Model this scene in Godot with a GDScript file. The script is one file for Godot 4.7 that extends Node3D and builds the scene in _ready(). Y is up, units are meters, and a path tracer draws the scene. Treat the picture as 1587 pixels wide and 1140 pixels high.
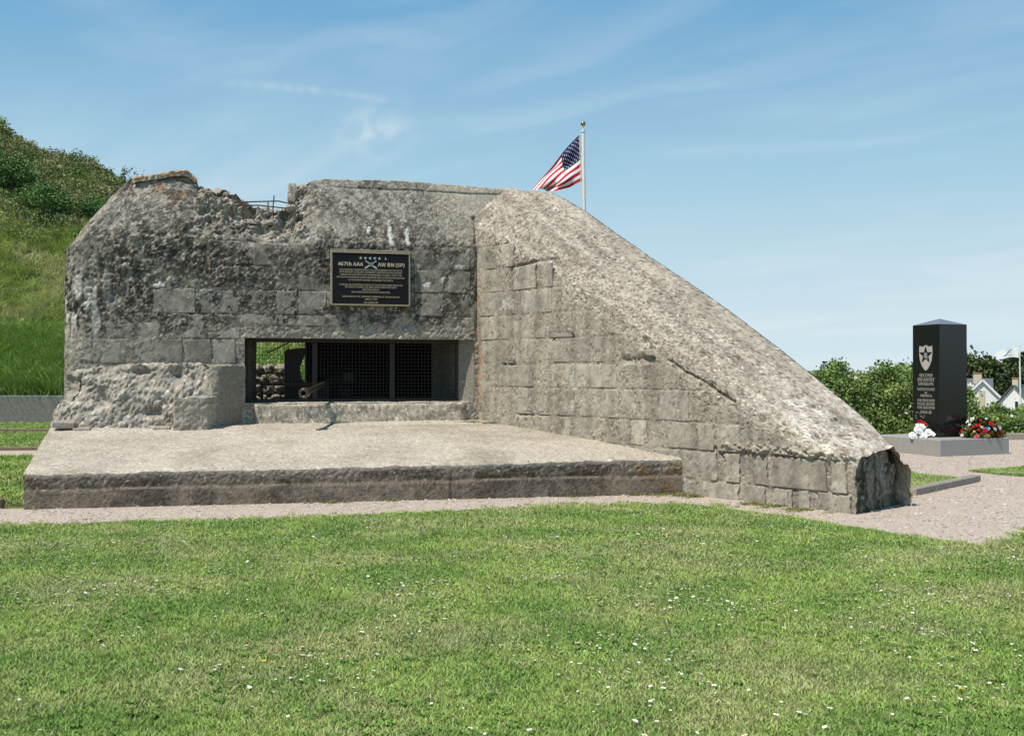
extends Node3D

var rng := RandomNumberGenerator.new()
var nz := FastNoiseLite.new()      # fbm, frequency 1
var nf := FastNoiseLite.new()      # single simplex, frequency 1
var nc := FastNoiseLite.new()      # cellular
var used := {}
var M := {}
var bunker: Node3D
const BUNKER_AT := Vector3(-0.551, 0.0, -17.25)
const BUNKER_TURN := 0.2637
const WD := Vector3(0.4104, 0.0, 0.9119)     # along the wing, bunker axes
const WN := Vector3(-0.9119, 0.0, 0.4104)    # out of the wing's face

# ---------------------------------------------------------------- helpers
func numbered(called: String) -> String:
	var n: int = used.get(called, 0)
	used[called] = n + 1
	return called if n == 0 else "%s_%03d" % [called, n]

func tag(o: Node, label := "", category := "", group := "", kind := "") -> void:
	if label: o.set_meta("label", label)
	if category: o.set_meta("category", category)
	if group: o.set_meta("group", group)
	if kind: o.set_meta("kind", kind)

func base(called: String, where := Vector3.ZERO, turn := 0.0) -> Node3D:
	var o := Node3D.new()
	o.name = numbered(called)
	o.position = where
	o.rotation.y = turn
	add_child(o, true)
	return o

func obj(called: String, mesh: Mesh, m: Material, parent: Node = null) -> MeshInstance3D:
	var o := MeshInstance3D.new()
	if parent == null:
		o.name = numbered(called)
		parent = self
	else:
		o.name = called
	o.mesh = mesh
	if m: o.material_override = m
	parent.add_child(o, true)
	return o

func surf() -> SurfaceTool:
	var st := SurfaceTool.new()
	st.begin(Mesh.PRIMITIVE_TRIANGLES)
	return st

func done(st: SurfaceTool) -> ArrayMesh:
	st.generate_normals()
	return st.commit()

func tri(st: SurfaceTool, a: Vector3, b: Vector3, c: Vector3) -> void:
	st.add_vertex(a); st.add_vertex(b); st.add_vertex(c)

func quad(st: SurfaceTool, a: Vector3, b: Vector3, c: Vector3, d: Vector3) -> void:   # clockwise seen from the front
	st.set_smooth_group(-1)
	tri(st, a, b, c); tri(st, a, c, d)

# box with a small chamfer
func add_box(st: SurfaceTool, c: Vector3, s: Vector3, b := 0.0, xf := Transform3D.IDENTITY) -> void:
	var h := s * 0.5
	b = minf(b, minf(h.x, minf(h.y, h.z)) * 0.9)
	st.set_smooth_group(-1)
	for ax in 3:
		for sg in [-1.0, 1.0]:
			var u := (ax + 1) % 3
			var v := (ax + 2) % 3
			var p := []
			for q in [[-1, -1], [-1, 1], [1, 1], [1, -1]]:
				var w := Vector3.ZERO
				w[ax] = sg * h[ax]
				w[u] = q[0] * (h[u] - b)
				w[v] = q[1] * (h[v] - b)
				p.append(xf * (c + w))
			if sg < 0: p.reverse()
			tri(st, p[0], p[1], p[2]); tri(st, p[0], p[2], p[3])
			if b > 0.0:
				for sv in [-1.0, 1.0]:       # edge between faces ax and v
					var e := []
					for k in [[0, -1], [0, 1], [1, 1], [1, -1]]:
						var w2 := Vector3.ZERO
						w2[ax] = sg * (h[ax] if k[0] == 0 else h[ax] - b)
						w2[v] = sv * (h[v] - b if k[0] == 0 else h[v])
						w2[u] = k[1] * (h[u] - b)
						e.append(c + w2)
					var nrm := Vector3.ZERO
					nrm[ax] = sg
					nrm[v] = sv
					if (e[2] - e[0]).cross(e[1] - e[0]).dot(nrm) < 0: e.reverse()
					tri(st, xf * e[0], xf * e[1], xf * e[2]); tri(st, xf * e[0], xf * e[2], xf * e[3])
	if b > 0.0:
		for sx in [-1.0, 1.0]:
			for sy in [-1.0, 1.0]:
				for sz in [-1.0, 1.0]:
					var a1 := c + Vector3(sx * h.x, sy * (h.y - b), sz * (h.z - b))
					var a2 := c + Vector3(sx * (h.x - b), sy * h.y, sz * (h.z - b))
					var a3 := c + Vector3(sx * (h.x - b), sy * (h.y - b), sz * h.z)
					if (a3 - a1).cross(a2 - a1).dot(Vector3(sx, sy, sz)) < 0:
						tri(st, xf * a1, xf * a3, xf * a2)
					else:
						tri(st, xf * a1, xf * a2, xf * a3)

func box_mesh(c: Vector3, s: Vector3, b := 0.0) -> ArrayMesh:
	var st := surf()
	add_box(st, c, s, b)
	return done(st)

func add_tube(st: SurfaceTool, pts: Array, radii: Array, sides := 8, caps := true) -> void:
	var rings := []
	for i in pts.size():
		var d: Vector3 = (pts[mini(i + 1, pts.size() - 1)] - pts[maxi(i - 1, 0)]).normalized()
		var up := Vector3.UP if absf(d.y) < 0.9 else Vector3.RIGHT
		var x := d.cross(up).normalized()
		var y := d.cross(x).normalized()
		var ring := []
		for k in sides:
			var a := TAU * k / sides
			ring.append(pts[i] + (x * cos(a) + y * sin(a)) * float(radii[i]))
		rings.append(ring)
	st.set_smooth_group(1)
	for i in pts.size() - 1:
		for k in sides:
			var k2 := (k + 1) % sides
			tri(st, rings[i][k], rings[i][k2], rings[i + 1][k2])
			tri(st, rings[i][k], rings[i + 1][k2], rings[i + 1][k])
	st.set_smooth_group(-1)
	if caps:
		for k in sides:
			var k2 := (k + 1) % sides
			tri(st, pts[0], rings[0][k2], rings[0][k])
			tri(st, pts[-1], rings[-1][k], rings[-1][k2])

func tube(pts: Array, radii: Array, sides := 8) -> ArrayMesh:
	var st := surf()
	add_tube(st, pts, radii, sides)
	return done(st)

# prism: polygon in x,z (y up) from y0 to y1
func prism(poly: PackedVector2Array, y0: float, y1: float) -> ArrayMesh:
	var st := surf()
	st.set_smooth_group(-1)
	if Geometry2D.is_polygon_clockwise(poly): poly.reverse()
	var idx := Geometry2D.triangulate_polygon(poly)
	for i in range(0, idx.size(), 3):
		var a := poly[idx[i]]; var b := poly[idx[i + 1]]; var c := poly[idx[i + 2]]
		if (b - a).cross(c - a) < 0:
			var t := b; b = c; c = t
		tri(st, Vector3(a.x, y1, a.y), Vector3(b.x, y1, b.y), Vector3(c.x, y1, c.y))
		tri(st, Vector3(a.x, y0, a.y), Vector3(c.x, y0, c.y), Vector3(b.x, y0, b.y))
	for i in poly.size():
		var a := poly[i]; var b := poly[(i + 1) % poly.size()]
		quad(st, Vector3(a.x, y0, a.y), Vector3(b.x, y0, b.y), Vector3(b.x, y1, b.y), Vector3(a.x, y1, a.y))
	return done(st)

# a grid of points with colours; row-major, nu columns, nv rows; optional cells to skip
func grid(nu: int, nv: int, P: PackedVector3Array, C: PackedColorArray, flip := false, skip := {}) -> ArrayMesh:
	var N := PackedVector3Array(); N.resize(nu * nv)
	var I := PackedInt32Array()
	var sg := -1.0 if flip else 1.0
	for j in nv:
		for i in nu:
			var k := j * nu + i
			var dx := P[k + (1 if i < nu - 1 else 0)] - P[k - (1 if i > 0 else 0)]
			var dy := P[k + (nu if j < nv - 1 else 0)] - P[k - (nu if j > 0 else 0)]
			N[k] = (dx.cross(dy) * sg).normalized()
			if i < nu - 1 and j < nv - 1 and not skip.has(k):
				if flip: I.append_array([k, k + 1, k + nu + 1, k, k + nu + 1, k + nu])
				else: I.append_array([k, k + nu + 1, k + 1, k, k + nu, k + nu + 1])
	var A := []
	A.resize(Mesh.ARRAY_MAX)
	A[Mesh.ARRAY_VERTEX] = P
	A[Mesh.ARRAY_NORMAL] = N
	if C.size(): A[Mesh.ARRAY_COLOR] = C
	A[Mesh.ARRAY_INDEX] = I
	var me := ArrayMesh.new()
	me.add_surface_from_arrays(Mesh.PRIMITIVE_TRIANGLES, A)
	return me

func ss(a: float, b: float, x: float) -> float:
	var t := clampf((x - a) / (b - a), 0.0, 1.0)
	return t * t * (3.0 - 2.0 * t)

func pw(x: float, xs: Array, ys: Array) -> float:
	if x <= xs[0]: return ys[0]
	for i in range(1, xs.size()):
		if x <= xs[i]: return lerpf(ys[i - 1], ys[i], (x - xs[i - 1]) / (xs[i] - xs[i - 1]))
	return ys[-1]

func hash2(a: float, b: float) -> float:
	var v := sin(a * 127.1 + b * 311.7) * 43758.5453
	return v - floorf(v)

func cells(a: float, b: float, step: float) -> Array:     # a .. b in equal steps, without b
	var n := maxi(1, int(round(absf(b - a) / step)))
	var r := []
	for i in n: r.append(a + (b - a) * i / n)
	return r

func srgb(r: float, g: float, b: float) -> Color:          # from linear values
	return Color(r, g, b).linear_to_srgb()

func mat(c: Color, rough := 0.9, metal := 0.0) -> StandardMaterial3D:
	var m := StandardMaterial3D.new()
	m.albedo_color = c
	m.roughness = rough
	m.metallic = metal
	return m

func vmat(rough := 0.9, tex: Texture2D = null, size := 1.0, nrm: Texture2D = null, nscale := 1.0) -> StandardMaterial3D:
	var m := mat(Color.WHITE, rough)
	m.vertex_color_use_as_albedo = true
	m.metallic_specular = 0.25
	if tex:
		m.albedo_texture = tex
		m.uv1_triplanar = true
		m.uv1_world_triplanar = true
		m.uv1_scale = Vector3.ONE / size
	if nrm:
		m.normal_enabled = true
		m.normal_texture = nrm
		m.normal_scale = nscale
	return m

# ---------------------------------------------------------------- textures
func speckle_images(side: int, stones: int, rmin: float, rmax: float, contrast: float, sd: int) -> Array:
	var r := RandomNumberGenerator.new(); r.seed = sd
	var v := PackedFloat32Array(); v.resize(side * side)
	var hgt := PackedFloat32Array(); hgt.resize(side * side)
	for i in side * side:
		v[i] = 0.62 + 0.10 * r.randfn()
		hgt[i] = 0.4 + 0.06 * r.randfn()
	for s in stones:
		var cx := r.randi() % side; var cy := r.randi() % side
		var ra := lerpf(rmin, rmax, pow(r.randf(), 2.5))
		var rb := ra * r.randf_range(0.55, 1.0)
		var an := r.randf() * PI
		var tone := 0.62 + contrast * r.randfn()
		var ca := cos(an); var sa := sin(an)
		var R := int(ceil(ra))
		for y in range(-R, R + 1):
			for x in range(-R, R + 1):
				var p := (x * ca + y * sa) / ra
				var q := (-x * sa + y * ca) / rb
				var d := p * p + q * q
				if d < 1.0:
					var k := ((cy + y + side) % side) * side + (cx + x + side) % side
					v[k] = lerpf(v[k], tone, 0.85)
					hgt[k] = 0.45 + 0.5 * sqrt(1.0 - d)
	var im := Image.create(side, side, false, Image.FORMAT_RGB8)
	var ih := Image.create(side, side, false, Image.FORMAT_RGB8)
	for y in side:
		for x in side:
			var g := clampf(v[y * side + x], 0.12, 1.0)
			im.set_pixel(x, y, Color(g, g * lerpf(1.0, 0.985, r.randf()), g * lerpf(1.0, 0.95, r.randf())).linear_to_srgb())
			var q2 := clampf(hgt[y * side + x], 0, 1)
			ih.set_pixel(x, y, Color(q2, q2, q2))
	ih.bump_map_to_normal_map(6.0)
	return [ImageTexture.create_from_image(im), ImageTexture.create_from_image(ih)]

func make_sky() -> Sky:
	var W := 2048; var H := 1024
	var d := PackedFloat32Array(); d.resize(W * H * 3)
	var a := FastNoiseLite.new(); a.seed = 5; a.frequency = 1.0; a.fractal_octaves = 5; a.fractal_gain = 0.55
	var b := FastNoiseLite.new(); b.seed = 17; b.frequency = 1.0; b.fractal_octaves = 4
	var k := 0
	for y in H:
		var el := PI * 0.5 - PI * (y + 0.5) / H
		var se := sin(el); var ce := cos(el)
		var t := clampf(se, 0.0, 1.0)
		var c := Color(0.64, 0.785, 0.855)
		c = c.lerp(Color(0.41, 0.635, 0.775), ss(0.0, 0.20, t))
		c = c.lerp(Color(0.135, 0.375, 0.635), ss(0.13, 0.37, t))
		c = c.lerp(Color(0.08, 0.22, 0.45), ss(0.33, 1.0, t))
		if el < 0.0: c = Color(0.64, 0.785, 0.855).lerp(Color(0.2, 0.21, 0.17), ss(0.0, 0.12, -se))
		for x in W:
			var az := TAU * (x + 0.5) / W
			if az > PI: az -= TAU
			var w := 0.0
			if el > 0.0:
				# thin high cloud on a sheet overhead, drawn out along one direction
				var q := 1.0 / (se + 0.12)
				var px := sin(az) * ce * q; var pz := -cos(az) * ce * q
				var u := px * 0.80 + pz * 0.60; var v := -px * 0.60 + pz * 0.80
				var n1 := b.get_noise_2d(u * 0.32 + 3.0, v * 0.55)
				var n2 := a.get_noise_2d(u * 0.55 + n1 * 0.8, v * 2.6 + n1 * 1.2)
				w = ss(-0.35, 0.75, n1 + 0.45 * n2 + 0.02) * (0.35 + 1.1 * clampf(n2 + 0.35, 0.0, 1.0)) * 0.17
				w += 0.16 * ss(0.24, 0.02, se) * ss(-0.5, 0.5, n1 + n2)
				if az > -0.36 and az < -0.01 and el > 0.18 and el < 0.29:
					# a worn condensation trail and a loose puff
					var tl := (az + 0.19) / 0.09
					var ty := el - (0.2595 - (az + 0.19) * 0.055 - 0.004 * tl * tl)
					w += 0.30 * exp(-ty * ty / 0.000006) * ss(1.15, 0.5, absf(tl)) * (0.7 + a.get_noise_2d(az * 60.0, 0.0))
					var dx := (az + 0.133) / 0.030; var dy := (el - 0.226) / 0.020
					w += 0.42 * exp(-dx * dx - dy * dy) * clampf(0.5 + 1.6 * a.get_noise_2d(az * 30.0 + el * 12.0, el * 40.0 - az * 14.0), 0.0, 1.0)
				w = clampf(w, 0.0, 0.8)
			d[k] = lerpf(c.r, 0.80, w); d[k + 1] = lerpf(c.g, 0.87, w); d[k + 2] = lerpf(c.b, 0.90, w)
			k += 3
	var im := Image.create_from_data(W, H, false, Image.FORMAT_RGBF, d.to_byte_array())
	var pm := PanoramaSkyMaterial.new()
	pm.panorama = ImageTexture.create_from_image(im)
	var s := Sky.new()
	s.sky_material = pm
	return s

# ---------------------------------------------------------------- terrain
const LAWN_EDGE := [[-14.0, -9.4], [-9.0, -10.2], [-5.31, -10.89], [-3.75, -11.22], [-2.09, -11.57], [-0.69, -12.05], [0.83, -12.62], [1.6, -12.74], [2.15, -12.62], [2.93, -11.73], [3.55, -10.76], [4.01, -9.94], [4.36, -9.66], [4.7, -9.90], [5.08, -10.41], [6.5, -11.6], [12.0, -14.2]]
var lawn := PackedVector2Array()
var patch_a := PackedVector2Array([Vector2(4.2, -13.9), Vector2(5.15, -13.72), Vector2(6.78, -15.5), Vector2(6.72, -15.9), Vector2(6.3, -16.8), Vector2(5.6, -17.6), Vector2(3.6, -18.5), Vector2(2.2, -17.5)])
var patch_b := PackedVector2Array([Vector2(7.42, -16.95), Vector2(7.9, -16.12), Vector2(10.0, -15.3), Vector2(13.0, -14.6), Vector2(13.0, -18.6), Vector2(8.7, -17.75)])
var left_green := PackedVector2Array([Vector2(-30, -12.5), Vector2(-5.85, -12.5), Vector2(-6.6, -16), Vector2(-8.4, -23), Vector2(-10, -33.6), Vector2(-30, -33.6)])

func terrain(x: float, z: float) -> float:
	var d := -z
	var h := 0.0
	if d > 50.0: x *= 50.0 / d
	var crest := 2.45 - 0.44 * x + 0.09 * maxf(0.0, -x - 20.0) + 0.35 * sin(x * 0.35) + 0.25 * sin(x * 0.9 + 1.0)
	crest = clampf(crest, 0.0, 17.0)
	if d > 34.0 and x < 7.0:
		var t := clampf((d - 34.0) / 16.0, 0.0, 1.0)
		var s := t * (1.0 + 0.25 * (1.0 - t) * sin(t * 3.0)) 
		h = lerpf(0.75, crest, clampf(s, 0.0, 1.0)) * ss(7.0, 2.0, x)
		h += 0.25 * nf.get_noise_2d(x * 0.22, z * 0.22) * ss(0.0, 0.3, t) * ss(7.0, 3.0, x)
	if d > 50.0 and x < 7.0: h += minf((d - 50.0) * 0.02, 2.0) * ss(7.0, -10.0, x)
	var down := ss(30.0, 110.0, d) * ss(-4.0, 9.0, x - (d - 34.0) * 0.02)
	h -= 6.3 * down
	return h

func in_poly(p: Vector2, poly: PackedVector2Array, wob := 0.05) -> bool:
	var q := p + Vector2(nf.get_noise_2d(p.x * 2.3, p.y * 2.3), nf.get_noise_2d(p.x * 2.3 + 40.0, p.y * 2.3)) * wob * 2.0
	return Geometry2D.is_point_in_polygon(q, poly)

func flat(called: String, poly: PackedVector2Array, y: float, m: Material, step := 0.35) -> MeshInstance3D:
	var dense := PackedVector2Array()
	for i in poly.size():
		var a := poly[i]; var b := poly[(i + 1) % poly.size()]
		var n := clampi(int(a.distance_to(b) / step), 1, 60)
		for j in n:
			var p := a.lerp(b, float(j) / n)
			dense.append(p + Vector2(nf.get_noise_2d(p.x * 2.3, p.y * 2.3), nf.get_noise_2d(p.x * 2.3 + 40.0, p.y * 2.3)) * 0.06)
	var st := surf()
	var idx := Geometry2D.triangulate_polygon(dense)
	for i in range(0, idx.size(), 3):
		var a := dense[idx[i]]; var b := dense[idx[i + 1]]; var c := dense[idx[i + 2]]
		if (b - a).cross(c - a) < 0:
			var t := b; b = c; c = t
		tri(st, Vector3(a.x, y, a.y), Vector3(b.x, y, b.y), Vector3(c.x, y, c.y))
	var o := obj(called, done(st), m)
	tag(o, "", "", "", "structure")
	return o

# many copies of one small mesh, each a place, a turn, a size and a tint: x,y,z, turn, tilt_x, tilt_z, sx, sy, r,g,b per copy
func scatter(called: String, mesh: Mesh, m: Material, rows: PackedFloat32Array, parent: Node = null) -> MultiMeshInstance3D:
	var n := rows.size() / 11
	var buf := PackedFloat32Array(); buf.resize(n * 16)
	for i in n:
		var r := i * 11
		var bs := Basis.from_euler(Vector3(rows[r + 4], rows[r + 3], rows[r + 5]))
		var sx := rows[r + 6]; var sy := rows[r + 7]
		var o := i * 16
		buf[o] = bs.x.x * sx; buf[o + 1] = bs.y.x * sy; buf[o + 2] = bs.z.x * sx; buf[o + 3] = rows[r]
		buf[o + 4] = bs.x.y * sx; buf[o + 5] = bs.y.y * sy; buf[o + 6] = bs.z.y * sx; buf[o + 7] = rows[r + 1]
		buf[o + 8] = bs.x.z * sx; buf[o + 9] = bs.y.z * sy; buf[o + 10] = bs.z.z * sx; buf[o + 11] = rows[r + 2]
		buf[o + 12] = rows[r + 8]; buf[o + 13] = rows[r + 9]; buf[o + 14] = rows[r + 10]; buf[o + 15] = 1.0
	var mm := MultiMesh.new()
	mm.transform_format = MultiMesh.TRANSFORM_3D
	mm.use_colors = true
	mm.mesh = mesh
	mm.instance_count = n
	mm.buffer = buf
	var o2 := MultiMeshInstance3D.new()
	o2.multimesh = mm
	o2.material_override = m
	if parent == null:
		o2.name = numbered(called)
		add_child(o2, true)
	else:
		o2.name = called
		parent.add_child(o2, true)
	return o2

func tuft(blades: int, hgt: float, spread: float, wide: float, lean: float, sd: int) -> ArrayMesh:
	var r := RandomNumberGenerator.new(); r.seed = sd
	var st := surf()
	st.set_smooth_group(-1)
	for i in blades:
		var a := r.randf() * TAU
		var p := Vector3(r.randf_range(-1, 1), 0, r.randf_range(-1, 1)) * spread
		var h := hgt * r.randf_range(0.45, 1.0)
		var dir := Vector3(cos(a), 0, sin(a))
		var side := Vector3(-sin(a), 0, cos(a)) * wide * r.randf_range(0.7, 1.2)
		var l := lean * r.randf_range(0.3, 1.5)
		var mid := p + Vector3(0, h * 0.6, 0) + dir * l * h * 0.35
		var tip := p + Vector3(0, h, 0) + dir * l * h
		var col := Color(1, 1, 1) * r.randf_range(0.75, 1.25)
		st.set_color(col)
		tri(st, p - side, p + side, mid + side * 0.8)
		tri(st, p - side, mid + side * 0.8, mid - side * 0.8)
		tri(st, mid - side * 0.8, mid + side * 0.8, tip)
	return done(st)

func leaf_spray(n: int, size: float, spread: float, sd: int) -> ArrayMesh:
	var r := RandomNumberGenerator.new(); r.seed = sd
	var st := surf()
	st.set_smooth_group(-1)
	for i in n:
		add_leaf(st, r, Vector3(r.randfn(), r.randfn(), r.randfn()) * spread, size * r.randf_range(0.7, 1.3), Color(1, 1, 1) * r.randf_range(0.7, 1.3))
	return done(st)

func add_leaf(st: SurfaceTool, r: RandomNumberGenerator, p: Vector3, s: float, c: Color) -> void:
	var b := Basis.from_euler(Vector3(r.randf_range(-1.2, 1.2), r.randf() * TAU, r.randf_range(-1.2, 1.2)))
	var x := b.x * s * 0.5
	var z := b.z * s
	var y := b.y * s * 0.18
	st.set_color(c)
	tri(st, p, p + z * 0.45 - x + y, p + z)
	tri(st, p, p + z, p + z * 0.45 + x + y)

# a crown of leaves gathered in clumps inside an ellipsoid standing on y = 0
func crown_mesh(rad: Vector3, clumps: int, per: int, leaf: float, c: Color, sd: int, flatten := 0.0) -> ArrayMesh:
	var r := RandomNumberGenerator.new(); r.seed = sd
	var st := surf()
	st.set_smooth_group(-1)
	for k in clumps:
		var d := Vector3(r.randfn(), r.randfn(), r.randfn()).normalized()
		d *= pow(r.randf(), 0.28) * r.randf_range(0.82, 1.08)
		if d.y < -flatten: d.y = -flatten * r.randf()
		var cen := Vector3(d.x * rad.x, (d.y + 1.0) * rad.y, d.z * rad.z)
		var tone := r.randf_range(0.65, 1.35)
		var cs := r.randf_range(0.10, 0.20) * rad.x
		for i in per:
			var p := cen + Vector3(r.randfn(), r.randfn() * 0.8, r.randfn()) * cs
			var f := tone * r.randf_range(0.75, 1.25)
			add_leaf(st, r, p, leaf * r.randf_range(0.6, 1.4), Color(c.r * f * r.randf_range(0.85, 1.15), c.g * f, c.b * f))
	return done(st)

# ---------------------------------------------------------------- concrete
const COURSES := [0.22, 0.60, 0.96, 1.38, 1.755, 2.13, 2.52, 2.90, 3.28, 3.66]

func fbm(p: Vector3, f: float) -> float:
	return nz.get_noise_3d(p.x * f, p.y * f, p.z * f)

func smp(p: Vector3, f: float) -> float:
	return nf.get_noise_3d(p.x * f, p.y * f, p.z * f)

func joint_depth(y: float, u: float) -> float:
	var g := 0.0
	for c in COURSES:
		var dd: float = y - c - 0.012 * nf.get_noise_2d(u * 2.0, c * 9.0)
		if absf(dd) < 0.05:
			g = maxf(g, exp(-dd * dd / 0.00022) * clampf(0.55 + 1.3 * nf.get_noise_2d(u * 1.3 + 7.0, c * 13.0), 0.0, 1.0))
	return g

func seg_dist(p: Vector2, pts: Array) -> float:
	var best := 9.0
	for i in pts.size() - 1:
		var q := Geometry2D.get_closest_point_to_segment(p, pts[i], pts[i + 1])
		best = minf(best, p.distance_to(q))
	return best

const TAN := Color(0.355, 0.324, 0.273)
const GREY := Color(0.27, 0.25, 0.215)
const SOOT_AND_SHADE := Color(0.045, 0.042, 0.037)  # soot and lichen stains; on the wing's end face also painted shade
const LIME := Color(0.66, 0.64, 0.60)
const RUSTY := Color(0.36, 0.165, 0.045)

# relief (x) and colour of the front wall; p in bunker axes, e = how broken the surface is
var LIMES := [[-1.80, 3.90, 0.025, 0.07], [-1.46, 3.86, 0.026, 0.17], [-1.44, 3.70, 0.034, 0.08], [-1.18, 3.80, 0.028, 0.12], [-1.17, 3.69, 0.05, 0.04], [-0.86, 3.02, 0.05, 0.05], [-0.33, 3.35, 0.10, 0.025], [-5.0, 2.93, 0.10, 0.025], [-4.98, 3.0, 0.012, 0.07], [-0.60, 3.12, 0.03, 0.04]]

func front_surface(p: Vector3, out: Array) -> void:
	var x := p.x; var y := p.y
	var n1 := fbm(p, 0.9)
	var n2 := fbm(p + Vector3(9, 3, 1), 3.2)
	var n3 := smp(p, 14.0)
	var n4 := smp(p + Vector3(4, 4, 4), 26.0)
	var left := ss(-3.2, -5.2, x)
	var e := clampf(0.25 + 0.9 * n1 + 0.55 * left * ss(2.2, 2.7, y) + 0.25 * ss(2.6, 3.2, y) * ss(-3.4, -2.4, x) * ss(-2.2, -2.6, x), 0.0, 1.0)
	if y > 3.66: e = clampf(e * 0.6 + 0.15, 0, 1)
	var gap := ss(-4.75, -4.3, x) * ss(-2.55, -2.9, x)
	var ruin := gap * ss(3.55, 3.95, y)
	e = maxf(e, ruin)
	# the soffit's edge is a band of bare, knobbly aggregate
	var band := ss(2.40, 2.26, y + 0.10 * n2 - 0.05 * ss(-2.4, -1.6, x)) * ss(1.9, 2.1, y) * ss(-4.2, -3.7, x)
	e = maxf(e, band * 0.8)
	var d := 0.018 * n1 + 0.009 * n2 * (0.4 + e) + 0.005 * n3 * (0.15 + e) + 0.005 * n4 * (0.1 + e)
	# pits and lost chunks
	var pit := clampf(-n2 - 0.22 + 0.22 * e + 0.12 * n3, 0.0, 0.5) * e
	d -= 0.13 * pit
	var small := clampf(-n3 - 0.35, 0.0, 1.0)
	d -= 0.05 * small * (0.25 + e)
	var jd := joint_depth(y, x) if y < 3.8 else 0.0
	d -= 0.014 * jd
	if ruin > 0.0: d += ruin * (0.10 * n2 + 0.03 * (1.0 - 2.0 * absf(smp(p, 6.0))) + 0.02 * n3 + 0.012 * n4 - 0.06)
	if y > 3.7: d *= lerpf(0.5, 1.0, maxf(ruin, ss(3.95, 3.7, y)))
	# vertical board marks on the left end
	if x < -5.3: d -= 0.012 * clampf(nf.get_noise_2d(x * 11.0 + p.z * 11.0, y * 0.8), 0, 1) * ss(-5.3, -5.8, x)
	if y > 4.5: d -= 0.03 * exp(-pow((y - 4.63 - 0.02 * n1) / 0.012, 2.0)) * ss(-2.6, -2.0, x)
	if x > -0.16 and y > 2.1 and y < 4.2: d -= 0.05 * exp(-pow((x + 0.02 + 0.03 * n2) / 0.03, 2.0))
	# colour
	var c := GREY.lerp(TAN, clampf(0.35 + n1, 0, 1) * 0.6)
	var soot := ss(-0.20, 0.40, n1 * 0.6 + n2 * 0.75 + 0.26 * ss(2.1, 2.6, y) * lerpf(0.35, 1.0, ss(4.2, 3.4, y)) + 0.05)
	soot *= 0.40 + 0.60 * ss(1.9, 2.5, y) * lerpf(0.55, 1.0, ss(4.3, 3.4, y))
	soot += 0.65 * left * ss(2.1, 2.6, y) * ss(3.9, 3.3, y) * ss(0.0, 0.45, nf.get_noise_2d(x * 8.0 + p.z * 8.0, y * 0.9) + 0.5 * n2)
	soot *= 0.75 + 0.35 * clampf(nf.get_noise_2d(x * 5.0, y * 0.7) + 0.4, 0.0, 1.0)
	var near_wing := ss(-1.6, 0.0, x) * ss(3.5, 4.0, y)
	soot *= 1.0 - 0.75 * near_wing
	c = c.lerp(TAN * 0.95, 0.8 * near_wing)
	if y < 1.8 and x > -3.8: soot *= 0.1
	c = c.lerp(SOOT_AND_SHADE, clampf(soot, 0, 0.88))
	# lichen in small patches, dark and pale
	var m1 := smp(p + Vector3(2, 8, 5), 8.0); var m2 := smp(p + Vector3(7, 1, 3), 19.0); var m3 := smp(p + Vector3(1, 5, 9), 37.0)
	var mm := 0.45 * m1 + 0.55 * m2 + 0.45 * m3
	var mk := 0.35 + 0.65 * ss(1.9, 2.4, y)
	c = c.lerp(SOOT_AND_SHADE * 0.9, 0.62 * mk * (1.0 - 0.6 * near_wing) * ss(0.05, 0.42, mm + 0.3 * n1))
	c = c.lerp(Color(0.42, 0.39, 0.345), 0.65 * ss(0.12, 0.5, -mm + 0.2 * n2))
	c = c.lerp(TAN, 0.7 * ruin * clampf(0.5 + n2, 0, 1))
	if band > 0.0: c = c.lerp(TAN * 0.9, band * 0.6)
	var ll := ss(-5.5, -6.0, x) * ss(-0.05, 0.4, nf.get_noise_2d(x * 7.0 + 2.0 + p.z * 7.0, y * 1.4) + 0.25 * n2) * ss(1.8, 2.2, y) * ss(3.4, 2.8, y)
	c = c.lerp(LIME * 0.8, 0.75 * ll)
	if e > 0.2:
		var st := hash2(floorf(x * 38.0), floorf(y * 38.0))
		if st > 0.965: c = c.lerp(LIME, 0.55 * e)
		elif st < 0.10: c = c * 0.6
	if y > 4.1 or (x > -0.2 and y > 1.9):
		c = c.lerp(RUSTY, 0.75 * ss(0.18, 0.5, n2 + 0.5 * n3) * (ss(4.2, 4.7, y) * ss(-3.8, -4.4, x) + 0.9 * ss(-0.14, -0.02, x) * ss(4.2, 3.8, y)))
	c = c.lerp(RUSTY, 0.35 * ss(0.74, 0.9, n3 + 0.3 * n1))
	for q in LIMES:
		var ax: float = (x - q[0]) / q[2]; var ay: float = (y - q[1]) / q[3]
		var w := ss(1.25, 0.75, sqrt(ax * ax + ay * ay) + 0.55 * n3)
		if w > 0.0:
			c = c.lerp(Color(0.58, 0.58, 0.575), w * 0.92)
			d += 0.012 * w
	if x > -0.06 and y > 2.4 and y < 3.35: c = c.lerp(LIME, 0.6 * ss(-0.15, 0.2, nf.get_noise_2d(1.0, y * 3.0)))
	var j := hash2(x * 51.0 + 3.1, y * 47.0)
	c = c * (0.78 + 0.44 * j)
	c = c.lerp(c * 0.6, jd * 0.5)
	if y > 2.45 and y < 2.95 and x < -2.4: c = c.lerp(LIME, 0.7 * jd * ss(0.0, 0.3, nf.get_noise_2d(x * 1.1, floorf(y * 2.7) * 5.0)))
	c.a = 1.0
	out[0] = d
	out[1] = c

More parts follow.
